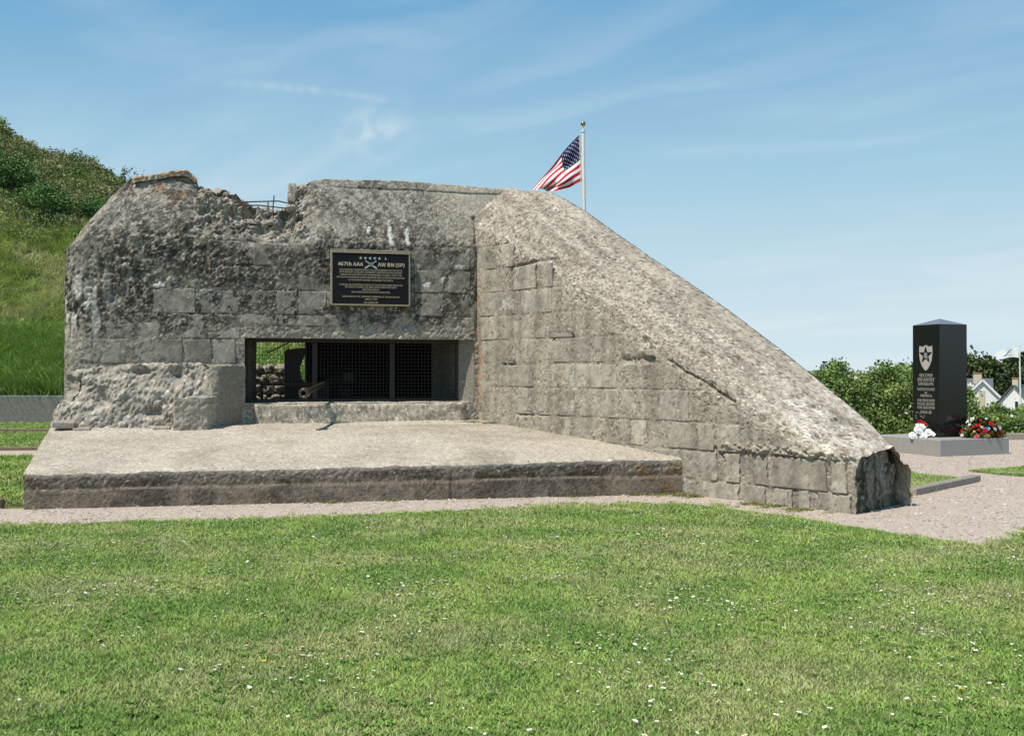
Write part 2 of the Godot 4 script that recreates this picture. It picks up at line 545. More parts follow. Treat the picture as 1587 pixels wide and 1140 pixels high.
const CRACKS := [[Vector2(0.55, 3.55), Vector2(0.72, 3.40), Vector2(0.88, 3.27), Vector2(1.2, 3.30), Vector2(1.75, 3.36)], [Vector2(0.88, 3.27), Vector2(0.72, 3.1)], [Vector2(4.15, 1.78), Vector2(4.45, 1.62), Vector2(4.75, 1.50), Vector2(5.0, 1.36), Vector2(5.25, 1.24)], [Vector2(1.45, 3.1), Vector2(1.47, 2.85), Vector2(1.46, 2.72)], [Vector2(4.1, 1.33), Vector2(3.98, 1.22), Vector2(4.0, 1.15)], [Vector2(5.2, 0.66), Vector2(5.05, 0.58), Vector2(5.12, 0.42), Vector2(5.24, 0.28)]]

func wing_surface(p: Vector3, u: float, off: float, bev: float, out: Array) -> void:
	var y := p.y
	var n1 := fbm(p + Vector3(3, 7, 2), 0.9)
	var n2 := fbm(p + Vector3(5, 1, 8), 3.4)
	var n3 := smp(p, 15.0)
	var n4 := smp(p + Vector3(4, 4, 4), 27.0)
	var e := clampf(0.18 + 0.5 * n1 + 0.5 * bev, 0.0, 0.85)
	var d := 0.016 * n1 + 0.006 * n2 * (0.4 + e) + 0.004 * n3 * e + 0.007 * n4 * e * bev
	d -= 0.07 * clampf(-n2 - 0.25, 0.0, 0.5) * (0.3 + bev)
	d -= 0.05 * clampf(-n3 - 0.45, 0.0, 1.0) * (0.35 + e)
	var jd := 0.0
	if bev < 0.3 and u < 7.2: jd = joint_depth(y, u + 30.0)
	d -= 0.008 * jd
	# ragged ledge above the lower courses near the end
	var lp := pw(u, [4.9, 5.4, 6.0, 6.7], [0.72, 0.66, 0.66, 0.64])
	var ledge := 0.0
	if u > 4.9 and off < 0.5: 
		ledge = exp(-pow((y - lp - 0.03 * n2) / 0.05, 2.0)) * ss(4.9, 5.2, u)
		d += ledge * (0.05 * n3 + 0.02)
		if y < lp - 0.04: d -= 0.02
	var ck := 0.0
	if off < 0.35 and u > 0.3 and u < 5.6:
		var q := Vector2(u, y) + Vector2(n3, n4) * 0.015
		for k in CRACKS:
			ck = maxf(ck, ss(0.022, 0.006, seg_dist(q, k)))
		d -= 0.05 * ck
	# slots where a block is missing
	for s in [[0.60, 0.98, 1.745, 0.026], [3.28, 3.95, 1.79, 0.05], [1.72, 2.35, 2.14, 0.045], [0.95, 1.75, 0.965, 0.018]]:
		var sl: float = ss(0.0, 0.06, u - s[0]) * ss(0.0, 0.06, s[1] - u) * exp(-pow((y - s[2]) / s[3], 2.0))
		sl *= clampf(0.75 + 1.2 * n2 + 0.8 * n3, 0.0, 1.0)
		if bev < 0.6:
			d -= 0.075 * sl
	var c := TAN.lerp(GREY, clampf(0.4 - n1 * 0.9, 0, 1) * 0.7)
	c = c.lerp(Color(0.325, 0.298, 0.255), bev * 0.5)
	# rain streaks and dark growth under the ledges
	var streak := clampf(nf.get_noise_2d(u * 4.5, y * 0.5) + 0.25 + 0.6 * n2, 0.0, 1.0) * (1.0 - bev)
	c = c.lerp(c * 0.45, 0.55 * streak)
	c = c.lerp(SOOT_AND_SHADE * 1.6, 0.5 * ss(0.12, 0.5, n2 + 0.3 * n1) * (0.35 + 0.3 * bev))
	var m1 := smp(p + Vector3(2, 8, 5), 7.0); var m2 := smp(p + Vector3(7, 1, 3), 18.0); var m3 := smp(p + Vector3(1, 5, 9), 36.0)
	var mm := 0.35 * m1 + 0.55 * m2 + 0.55 * m3
	c = c.lerp(SOOT_AND_SHADE * 1.3, (0.28 + 0.30 * bev) * ss(0.10, 0.55, mm))
	c = c.lerp(Color(0.45, 0.42, 0.365), (0.25 + 0.25 * bev) * ss(0.10, 0.5, -mm))
	# washed white aggregate low on the slope, pale band on the crown of the ramp
	var wash := ss(5.0, 6.2, u) * bev * ss(-0.35, 0.25, n2 + 0.3 * n1)
	c = c.lerp(Color(0.60, 0.57, 0.52), 0.65 * wash)
	c = c.lerp(Color(0.41, 0.37, 0.305), 0.6 * ss(0.72, 0.86, off + 0.08 * n2) * bev)
	var grain := nf.get_noise_2d((u * 0.85 - y * 0.52) * 0.5, (u * 0.52 + y * 0.85 + off * 0.4) * 5.0)
	c = c * (1.0 + 0.30 * bev * grain)
	c = c.lerp(Color(0.22, 0.15, 0.125), 0.4 * bev * ss(0.1, 0.5, m3 + 0.4 * m1))
	var st := hash2(floorf(u * 36.0), floorf((y + off) * 36.0))
	if st > 0.978 - 0.05 * wash: c = c.lerp(LIME, 0.30 + 0.35 * bev)
	elif st < 0.05 + 0.10 * bev: c = c * 0.5
	if u < 0.35: 
		var oo := ss(-0.1, 0.35, nf.get_noise_2d(u * 9.0, y * 5.0) + 0.2) * ss(0.22, 0.06, u)
		c = c.lerp(Color(0.42, 0.16, 0.07) if y < 2.1 and y > 1.2 else RUSTY, 0.6 * oo * ss(3.6, 3.2, y) * (1.0 if u < 0.07 else 0.3) * (0.9 if y < 2.1 and y > 1.3 else 0.55))
	c = c.lerp(RUSTY, 0.25 * ss(0.6, 0.8, n3 + 0.25 * n1))
	if u > 0.2 and u < 1.1 and absf(y - 2.72) < 0.25: 
		c = c.lerp(LIME, 0.35 * ss(1.0, 0.6, Vector2((u - 0.55) / 0.38, (y - 2.72) / 0.16).length() + 0.5 * n3))
	if absf(u - 2.28) < 0.2 and y < 1.75 and y > 0.95: c = c.lerp(LIME, 0.4 * ss(0.07, 0.02, absf(u - 2.28 + 0.03 * n2)) )
	c = c * (0.82 + 0.36 * hash2(u * 51.0, y * 47.0 + off * 31.0))
	c = c.lerp(c * 0.6, jd * 0.5)
	c.a = 1.0
	out[0] = d
	out[1] = c

func notch(x: float) -> float:       # how far the roof's edge has been knocked down
	return pw(x, [-4.60, -4.48, -4.1, -3.86, -3.72, -3.62, -3.3, -3.08, -2.99, -2.92, -2.75], [0.0, 0.09, 0.13, 0.20, 0.30, 0.40, 0.42, 0.40, 0.32, 0.05, 0.0])

func build_front() -> void:
	# plan path: along the left side, round the corner, along the front
	var cols := []          # [pos, normal, front x]
	var rx := -5.44
	for z in cells(-6.9, -0.45, 0.10): cols.append([Vector3(-6.38, 0, z), Vector3(-1, 0, 0), Vector3(rx, 0, minf(z, -0.48))])
	for k in 26:
		var a := PI * 0.5 * k / 26.0
		cols.append([Vector3(-5.98 - 0.40 * cos(a), 0, -0.40 + 0.40 * sin(a)), Vector3(-cos(a), 0, sin(a)), Vector3(rx, 0, -0.48)])
	for x in cells(-5.98, -3.73, 0.021) + cells(-3.73, -0.07, 0.021) + cells(-0.07, 1.0, 0.021) + [1.0]:
		cols.append([Vector3(x, 0, 0), Vector3(0, 0, 1), Vector3(maxf(x, rx), 0, -0.48)])
	var low := cells(0.0, 0.7, 0.1) + cells(0.7, 1.13, 0.021) + cells(1.13, 2.15, 0.021)
	var nlow := low.size()
	var nface := 72; var nbev := 66; var nroof := 24
	var nv := nlow + nface + nbev + nroof + 1
	var nu := cols.size()
	var P := PackedVector3Array(); P.resize(nu * nv)
	var C := PackedColorArray(); C.resize(nu * nv)
	var skip := {}
	var out := [0.0, Color()]
	for i in nu:
		var pos: Vector3 = cols[i][0]; var nrm: Vector3 = cols[i][1]
		var sd := clampf(-nrm.x, 0.0, 1.0)
		var nt := notch(pos.x) if nrm.z > 0.9 else 0.0
		var h1 := lerpf(3.66, 3.45, sd) - 0.25 * nt
		var rid: Vector3 = cols[i][2]
		var sb := pos.distance_to(rid)
		var h2 := lerpf(pw(pos.x, [-5.5, -5.1, -4.8, -4.6, -4.45, -2.9, -2.5, -1.2, 0.0, 1.0], [4.58, 4.65, 4.71, 4.72, 4.67, 4.67, 4.76, 4.79, 4.76, 4.70]), 4.63, sd) - nt
		for j in nv:
			var y := 0.0; var off := 0.0
			var nn := nrm
			if j < nlow: y = low[j]
			elif j < nlow + nface: y = lerpf(2.15, h1, float(j - nlow) / nface)
			elif j < nlow + nface + nbev:
				var t := float(j - nlow - nface) / nbev
				off = t ; y = lerpf(h1, h2, t + 0.05 * sin(PI * t))
				nn = (nrm * (h2 - h1) + Vector3.UP * sb).normalized()
				nn = nrm.lerp(nn, ss(0.0, 0.15, t)).normalized()
			else:
				var t := float(j - nlow - nface - nbev) / nroof
				off = 1.0 + t; y = lerpf(h2, 4.58 - 0.2 * nt, t)
				nn = Vector3.UP
			var p := pos.lerp(rid, minf(off, 1.0)) + Vector3(0, y, 0)
			if off > 1.0: p += (Vector3(-3.2, 0, -2.4) - rid) * Vector3(0.5 * ss(-5.0, -5.4, rid.x), 0, 1) * (off - 1.0) if rid.z > -0.8 else Vector3(0.3 * (off - 1.0), 0, 0)
			front_surface(Vector3(pos.x, y, p.z), out)
			var dd: float = out[0]
			if nrm.z > 0.9 and pos.x > -3.9 and pos.x < 0.1 and y > 1.0 and y < 2.35: dd = clampf(dd, -0.03, 0.05)
			var k := j * nu + i
			P[k] = p + nn * dd
			C[k] = out[1]
			if nrm.z > 0.9 and pos.x > -3.74 and pos.x < -0.08 and j >= nlow - 49 and j < nlow and y > 1.12 and y < 2.145: skip[k] = true
	obj("front_wall", grid(nu, nv, P, C, false, skip), M.concrete, bunker)

func wing_h1(u: float) -> float: return pw(u, [-0.5, 0.0, 0.5, 1.74, 3.25, 4.44, 5.69, 6.5, 6.85, 7.02], [3.85, 3.72, 3.6, 2.98, 2.18, 1.58, 0.98, 0.72, 0.64, 0.56])
func wing_h2(u: float) -> float: return pw(u, [-0.5, -0.12, 0.34, 0.99, 1.48, 2.01, 2.43, 3.09, 3.85, 4.76, 5.78, 6.42, 6.85, 7.02], [4.80, 4.75, 4.62, 4.38, 4.04, 3.68, 3.45, 3.10, 2.62, 2.02, 1.34, 0.95, 0.80, 0.72])
func wing_h3(u: float) -> float: return pw(u, [-0.65, 0.3, 0.71, 1.18, 1.89, 2.58, 3.26, 4.1, 5.04, 5.79, 6.35, 6.66, 7.0], [4.82, 4.68, 4.49, 4.24, 3.80, 3.39, 3.00, 2.50, 1.89, 1.37, 0.98, 0.75, 0.42])

func end_jag(o: float, y: float) -> Vector3:
	var n := nf.get_noise_2d(o * 5.0 + 3.0, y * 4.0)
	var m := nf.get_noise_2d(o * 11.0 + 9.0, y * 10.0)
	return WD * (0.022 * n + 0.014 * m - 0.06 * ss(0.55, 0.95, y)) + Vector3(0, (0.028 * n + 0.018 * m) * ss(0.3, 0.5, y), 0)

func wing_profile(u: float) -> Array:
	var h1 := wing_h1(u); var h2 := wing_h2(u)
	return [Vector2(0, -0.15), Vector2(0, h1 - 0.05), Vector2(0.045, h1 + 0.24 * (h2 - h1)), Vector2(0.30, lerpf(h1, h2, 0.64)), Vector2(0.80, h2), Vector2(1.34 - 0.2 * ss(6.2, 7.0, u), minf(wing_h3(u), h2 + 0.1)), Vector2(1.40 - 0.2 * ss(6.2, 7.0, u), -0.15)]

func build_wing() -> void:
	var rows := [140, 18, 28, 34, 14, 14]
	var us := cells(-0.5, 7.0, 0.0215) + [7.0]
	var nu := us.size()
	var nv := 1
	for r in rows: nv += r
	var P := PackedVector3Array(); P.resize(nu * nv)
	var C := PackedColorArray(); C.resize(nu * nv)
	var out := [0.0, Color()]
	for i in nu:
		var u: float = us[i]
		var pr := wing_profile(u)
		var damp := ss(7.0, 6.9, u)
		var j := 0
		for s in 6:
			var a: Vector2 = pr[s]; var b: Vector2 = pr[s + 1]
			var dir := (b - a).normalized()
			var n2 := Vector2(-dir.y, dir.x)
			var last := 1 if s == 5 else 0
			for q in rows[s] + last:
				var t: float = float(q) / rows[s]
				var o := a.lerp(b, t)
				var p := WD * u - WN * o.x + Vector3(0, o.y, 0)
				var bev := 0.0
				if s < 2: bev = ss(-0.14, 0.16, o.y - wing_h1(u) + 0.16 * nf.get_noise_2d(u * 2.0, 3.0))
				else: bev = 1.0
				wing_surface(p, u, o.x, bev, out)
				p += end_jag(o.x, o.y) * ss(6.75, 7.0, u)
				var nn := -WN * n2.x + Vector3(0, n2.y, 0)
				var k := j * nu + i
				P[k] = p + nn * float(out[0]) * lerpf(0.25, 1.0, damp)
				C[k] = out[1]
				j += 1
	obj("wing_wall", grid(nu, nv, P, C), M.concrete, bunker)
	# the end face: shade painted into its dark base, plus dark growth streaks
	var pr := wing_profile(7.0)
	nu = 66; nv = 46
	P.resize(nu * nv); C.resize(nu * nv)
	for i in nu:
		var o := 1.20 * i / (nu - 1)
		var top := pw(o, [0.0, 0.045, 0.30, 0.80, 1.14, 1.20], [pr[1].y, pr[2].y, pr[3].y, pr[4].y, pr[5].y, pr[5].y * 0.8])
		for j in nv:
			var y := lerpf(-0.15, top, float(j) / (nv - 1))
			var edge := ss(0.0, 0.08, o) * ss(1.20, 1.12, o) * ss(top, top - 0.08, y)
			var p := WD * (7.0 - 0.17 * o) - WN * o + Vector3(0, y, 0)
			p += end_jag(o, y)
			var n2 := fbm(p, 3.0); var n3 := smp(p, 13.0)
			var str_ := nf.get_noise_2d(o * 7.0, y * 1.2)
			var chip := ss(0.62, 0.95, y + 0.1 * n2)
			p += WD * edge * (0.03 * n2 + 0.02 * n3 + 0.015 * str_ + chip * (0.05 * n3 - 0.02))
			var c := Color(0.20, 0.19, 0.16).lerp(SOOT_AND_SHADE * Color(0.95, 1.05, 0.9), clampf(0.5 + str_ + 0.5 * n2, 0, 1))
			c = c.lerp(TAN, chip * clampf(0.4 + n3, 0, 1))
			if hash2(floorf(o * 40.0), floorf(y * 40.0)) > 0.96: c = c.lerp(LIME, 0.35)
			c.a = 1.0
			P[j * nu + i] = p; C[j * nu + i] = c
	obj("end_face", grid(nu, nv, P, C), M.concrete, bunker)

# one formwork block face standing a little proud of the wall
func edge_steps(l: float, n: int) -> Array:       # 0 .. 1 with close steps at both ends
	var r := [0.0, 0.005 / l, 0.013 / l]
	for k in range(1, n): r.append(lerpf(0.013 / l, 1.0 - 0.013 / l, float(k) / n))
	return r + [1.0 - 0.013 / l, 1.0 - 0.005 / l, 1.0]

func block_piece(o: Vector3, du: Vector3, nrm: Vector3, u0: float, u1: float, y0: float, y1: float, wing: bool, sd: int) -> void:
	var r := RandomNumberGenerator.new(); r.seed = sd
	var fa := edge_steps(u1 - u0, clampi(int((u1 - u0) / 0.03), 4, 30)); var fb := edge_steps(y1 - y0, clampi(int((y1 - y0) / 0.03), 4, 14))
	var nu := fa.size(); var nv := fb.size()
	var P := PackedVector3Array(); P.resize(nu * nv)
	var C := PackedColorArray(); C.resize(nu * nv)
	var proud := r.randf_range(-0.005, 0.006)
	var tilt := r.randf_range(-0.006, 0.006)
	var tone := r.randf_range(0.70, 1.18)
	var warm := r.randf()
	var cor := []
	for k in 4: cor.append(Vector2(r.randf_range(-0.004, 0.018), r.randf_range(0.002, 0.014)))
	var out := [0.0, Color()]
	for j in nv:
		for i in nu:
			var a: float = fa[i]; var b: float = fb[j]
			var ins := (cor[0] as Vector2).lerp(cor[1], a).lerp((cor[2] as Vector2).lerp(cor[3], a), b)
			var rag := 0.028 * nf.get_noise_2d(a * 5.0 + sd, b * 4.0)
			var u := lerpf(u0 + ins.x + maxf(rag, 0), u1 - ins.x + minf(rag, 0), a); var y := lerpf(y0 + ins.y, y1 - ins.y + minf(rag, 0.0), b)
			var p := o + du * u + Vector3(0, y, 0)
			var base_d := 0.0
			if wing: wing_surface(p, u, 0.0, 0.0, out)
			else: front_surface(Vector3(u, y, 0), out)
			var n1 := fbm(p + (Vector3(3, 7, 2) if wing else Vector3.ZERO), 0.9)
			base_d = (0.016 if wing else 0.018) * n1
			var chip := clampf(smp(p + Vector3(sd, 0, 0), 5.0) - 0.62, 0.0, 1.0)
			var ed := minf(minf(a, 1.0 - a) * (u1 - u0), minf(b, 1.0 - b) * (y1 - y0))
			var d := base_d + proud + tilt * (a - 0.5) + 0.0012 * smp(p, 12.0) + 0.010 * smp(p + Vector3(2, 0, sd % 7), 2.6) - 0.05 * chip
			if i == 0 or j == 0 or i == nu - 1 or j == nv - 1: d = base_d - 0.022
			else: d -= 0.001 * ss(0.03, 0.0, ed)
			P[j * nu + i] = p + nrm * d
			var c: Color
			if wing:
				c = Color(0.392, 0.357, 0.30).lerp(Color(0.345, 0.322, 0.28), warm) * tone
				var streak := clampf(nf.get_noise_2d(u * 4.5, y * 0.5) + 0.25 + 0.6 * fbm(p + Vector3(5, 1, 8), 3.4), 0.0, 1.0)
				c = c.lerp(c * 0.5, 0.55 * streak)
				c = c.lerp(out[1], 0.22)
			else:
				c = Color(0.30, 0.285, 0.25).lerp(Color(0.25, 0.24, 0.218), warm) * tone
				c = c.lerp(out[1], 0.60 if y > 2.9 else (0.42 if y > 2.1 else 0.25))
			var q1 := smp(p + Vector3(4, 2, 6), 7.0); var q2 := smp(p + Vector3(1, 7, 2), 21.0)
			c = c * (1.0 + 0.16 * q1 + 0.20 * q2) * (0.88 + 0.24 * hash2(u * 31.0, y * 57.0))
			if hash2(floorf(u * 60.0), floorf(y * 60.0)) < 0.02: c = c * 0.45
			if i == 0 or j == 0 or i == nu - 1 or j == nv - 1: c = c * 0.8
			c.a = 1.0
			C[j * nu + i] = c
	obj("block", grid(nu, nv, P, C), M.block, bunker)

const WING_BLOCKS := [
	[3.28, 3.66, [0.09, 0.5, 0.57, 0.91]], [2.9, 3.28, [0.05, 0.86, 0.89, 1.46, 1.52, 1.84]], [2.52, 2.9, [0.06, 1.0, 1.08, 1.84]],
	[2.13, 2.52, [0.05, 0.5, 0.52, 0.88, 0.89, 1.42, 1.44, 1.68, 1.7, 2.29]], [1.755, 2.13, [0.07, 0.91, 0.94, 1.84, 1.87, 2.71, 2.75, 3.17]],
	[1.38, 1.73, [0.52, 1.39, 1.44, 2.29, 2.33, 3.21, 3.27, 3.83, 3.85, 4.1]], [0.96, 1.38, [0.94, 1.84, 1.9, 2.33, 2.36, 2.79, 2.86, 3.25, 3.27, 3.67, 3.68, 3.95, 3.97, 4.54]],
	[0.6, 0.96, [1.39, 1.84, 1.86, 2.26, 2.29, 3.44, 3.46, 3.78, 3.83, 4.12, 4.16, 4.66, 4.67, 4.95, 4.99, 5.38]],
	[0.22, 0.6, [3.9, 4.4, 4.45, 5.0, 5.13, 5.36, 5.54, 5.78, 5.81, 6.62, 6.66, 6.88]], [-0.1, 0.22, [4.75, 5.35, 5.41, 5.76, 5.84, 6.15, 6.21, 6.39, 6.49, 6.95]]]
const FRONT_BLOCKS := [
	[3.28, 3.64, [-3.62, -3.28, -1.09, -0.71, -0.66, -0.12]], [2.9, 3.28, [-3.28, -2.95, -2.92, -2.48, -1.08, -0.56, -0.51, -0.12]],
	[2.52, 2.9, [-5.09, -4.46, -4.41, -3.81, -3.77, -3.44, -3.41, -3.29, -3.27, -2.95, -2.92, -2.47, -1.07, -0.58, -0.53, -0.12]],
	[2.13, 2.52, [-5.75, -4.96, -4.91, -4.71, -4.69, -4.32, -4.29, -3.79]], [2.34, 2.52, [-3.75, -3.13, -3.09, -2.45, -2.43, -1.92]],
	[1.74, 2.13, [-5.8, -5.1, -5.05, -4.65, -4.62, -4.22, -4.2, -3.86]]]

func rock_grid(called: String, nu: int, nv: int, f: Callable, m: Material, parent: Node, flip := false) -> MeshInstance3D:
	var P := PackedVector3Array(); P.resize(nu * nv)
	var C := PackedColorArray(); C.resize(nu * nv)
	var out := [Vector3.ZERO, Color()]
	for j in nv:
		for i in nu:
			f.call(float(i) / (nu - 1), float(j) / (nv - 1), out)
			P[j * nu + i] = out[0]; C[j * nu + i] = out[1]
	return obj(called, grid(nu, nv, P, C, flip), m, parent)

# broken footing at the foot of the front wall, on the left
func build_footing() -> void:
	var plan := [Vector2(-6.62, -0.9), Vector2(-6.58, -0.1), Vector2(-6.40, 0.22), Vector2(-5.6, 0.40), Vector2(-4.78, 0.50), Vector2(-4.66, 0.55), Vector2(-4.2, 0.52), Vector2(-4.12, 0.46), Vector2(-3.72, -0.05), Vector2(-3.74, -0.3)]
	var lens := [0.0]
	for i in range(1, plan.size()): lens.append(lens[-1] + plan[i].distance_to(plan[i - 1]))
	var px := []; var pz := []
	for q in plan: px.append(q.x); pz.append(q.y)
	var tot: float = lens[-1]
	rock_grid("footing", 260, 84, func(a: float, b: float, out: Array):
		var l := a * tot
		var q := Vector2(pw(l, lens, px), pw(l, lens, pz))
		var q2 := Vector2(pw(l + 0.02, lens, px), pw(l + 0.02, lens, pz)); var q1 := Vector2(pw(l - 0.02, lens, px), pw(l - 0.02, lens, pz))
		var tn := (q2 - q1).normalized()
		var nrm := Vector3(-tn.y, 0, tn.x)
		if nrm.z < 0 and nrm.x < 0.3 and q.x > -5: nrm = -nrm
		var top := pw(q.x, [-6.6, -6.3, -5.9, -5.0, -4.4, -4.1, -3.7], [1.45, 1.62, 1.70, 1.74, 1.74, 1.72, 1.72])
		# up the face (b < .72), then back to the wall
		var y := 0.0; var back := 0.0
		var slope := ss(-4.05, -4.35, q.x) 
		if b < 0.72:
			var t := b / 0.72
			y = lerpf(0.35, top, t)
			back = slope * (0.26 * t * t + 0.04 * t)
		else:
			var t2 := (b - 0.72) / 0.28
			y = top + 0.03 * t2
			back = slope * 0.30 + t2 * 0.6
		var p := Vector3(q.x, y, q.y) - nrm * back
		var n2 := fbm(p, 2.6); var n3 := smp(p, 11.0); var n4 := smp(p, 24.0)
		var rough := lerpf(0.25, 1.0, slope)
		var rid_ := 1.0 - 2.0 * absf(smp(p + Vector3(3, 3, 3), 4.5)); var rid2 := 1.0 - 2.0 * absf(smp(p + Vector3(8, 3, 1), 10.0))
		var d := rough * (0.04 * n2 + 0.024 * rid_ + 0.018 * rid2 + 0.012 * n4)
		for h in [[-4.70, 1.56, 0.13, 0.12], [-5.05, 1.02, 0.13, 0.07], [-6.25, 1.35, 0.2, 0.2], [-5.8, 1.2, 0.1, 0.12], [-5.25, 1.62, 0.15, 0.06]]:
			d -= rough * 0.14 * exp(-pow((p.x - h[0]) / h[2], 2.0) - pow((p.y - h[1]) / h[3], 2.0))
		p += nrm * d * (1.0 if b < 0.75 else 0.5)
		if b > 0.72: p.y += 0.04 * n2 + 0.02 * n3
		var c := Color(0.35, 0.322, 0.282).lerp(GREY * 0.9, clampf(0.35 - n2, 0, 1))
		if hash2(floorf(p.x * 34.0), floorf(p.y * 34.0)) > 0.93: c = c.lerp(LIME, 0.5)
		if hash2(floorf(p.x * 30.0 + 5.0), floorf(p.y * 30.0)) < 0.12: c = c * 0.6
		c = c.lerp(GREY * 0.8, 1.0 - slope)  # smooth splay toned a darker grey, part of its shade painted in
		c.a = 1.0
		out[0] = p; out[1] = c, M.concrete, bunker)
	# the squared block left standing at its right-hand corner
	rock_grid("footing_block", 64, 44, func(a: float, b: float, out: Array):
		var per := [Vector2(-4.76, 0.3), Vector2(-4.74, 0.72), Vector2(-4.27, 0.70), Vector2(-4.08, 0.36)]
		var l := a * 3.0
		var i := mini(int(l), 2)
		var q: Vector2 = (per[i] as Vector2).lerp(per[i + 1], l - i)
		var n: Vector2 = [Vector2(-1, 0.05), Vector2(0, 1), Vector2(0.9, 0.45)][i]
		var y := lerpf(0.5, 1.26, minf(b / 0.75, 1.0))
		var ins := clampf((b - 0.75) / 0.25, 0, 1)
		var p := Vector3(lerpf(q.x, -4.42, ins), y + 0.02 * ins, lerpf(q.y, 0.28, ins))
		var n2 := fbm(p, 3.0); var n3 := smp(p, 14.0)
		p += Vector3(n.x, 0, n.y) * (0.03 * n2 + 0.012 * n3)
		p.y += ss(0.7, 0.8, b) * (0.05 * n2 - 0.03)
		var c := Color(0.36, 0.33, 0.28).lerp(GREY, clampf(0.5 + n2, 0, 1))
		if hash2(floorf(p.x * 40.0 + p.z * 30.0), floorf(p.y * 40.0)) < 0.08: c = c * 0.6
		c.a = 1.0
		out[0] = p; out[1] = c, M.concrete, bunker)
	# flakes of a thin screed at its foot
	var r := RandomNumberGenerator.new(); r.seed = 4
	for x in [-6.28, -6.02, -5.75, -5.42, -5.1, -4.92]:
		var st := surf()
		add_box(st, Vector3(x, 0.77 + r.randf_range(0.0, 0.02), 0.36 + 0.06 * (x + 6.4) * 0.8 + r.randf_range(0, 0.08)), Vector3(r.randf_range(0.2, 0.34), 0.09, 0.22), 0.015, Transform3D(Basis.from_euler(Vector3(0.06, 0, r.randf_range(-0.03, 0.03)))))
		obj("screed_slab", done(st), M.rubble, bunker)

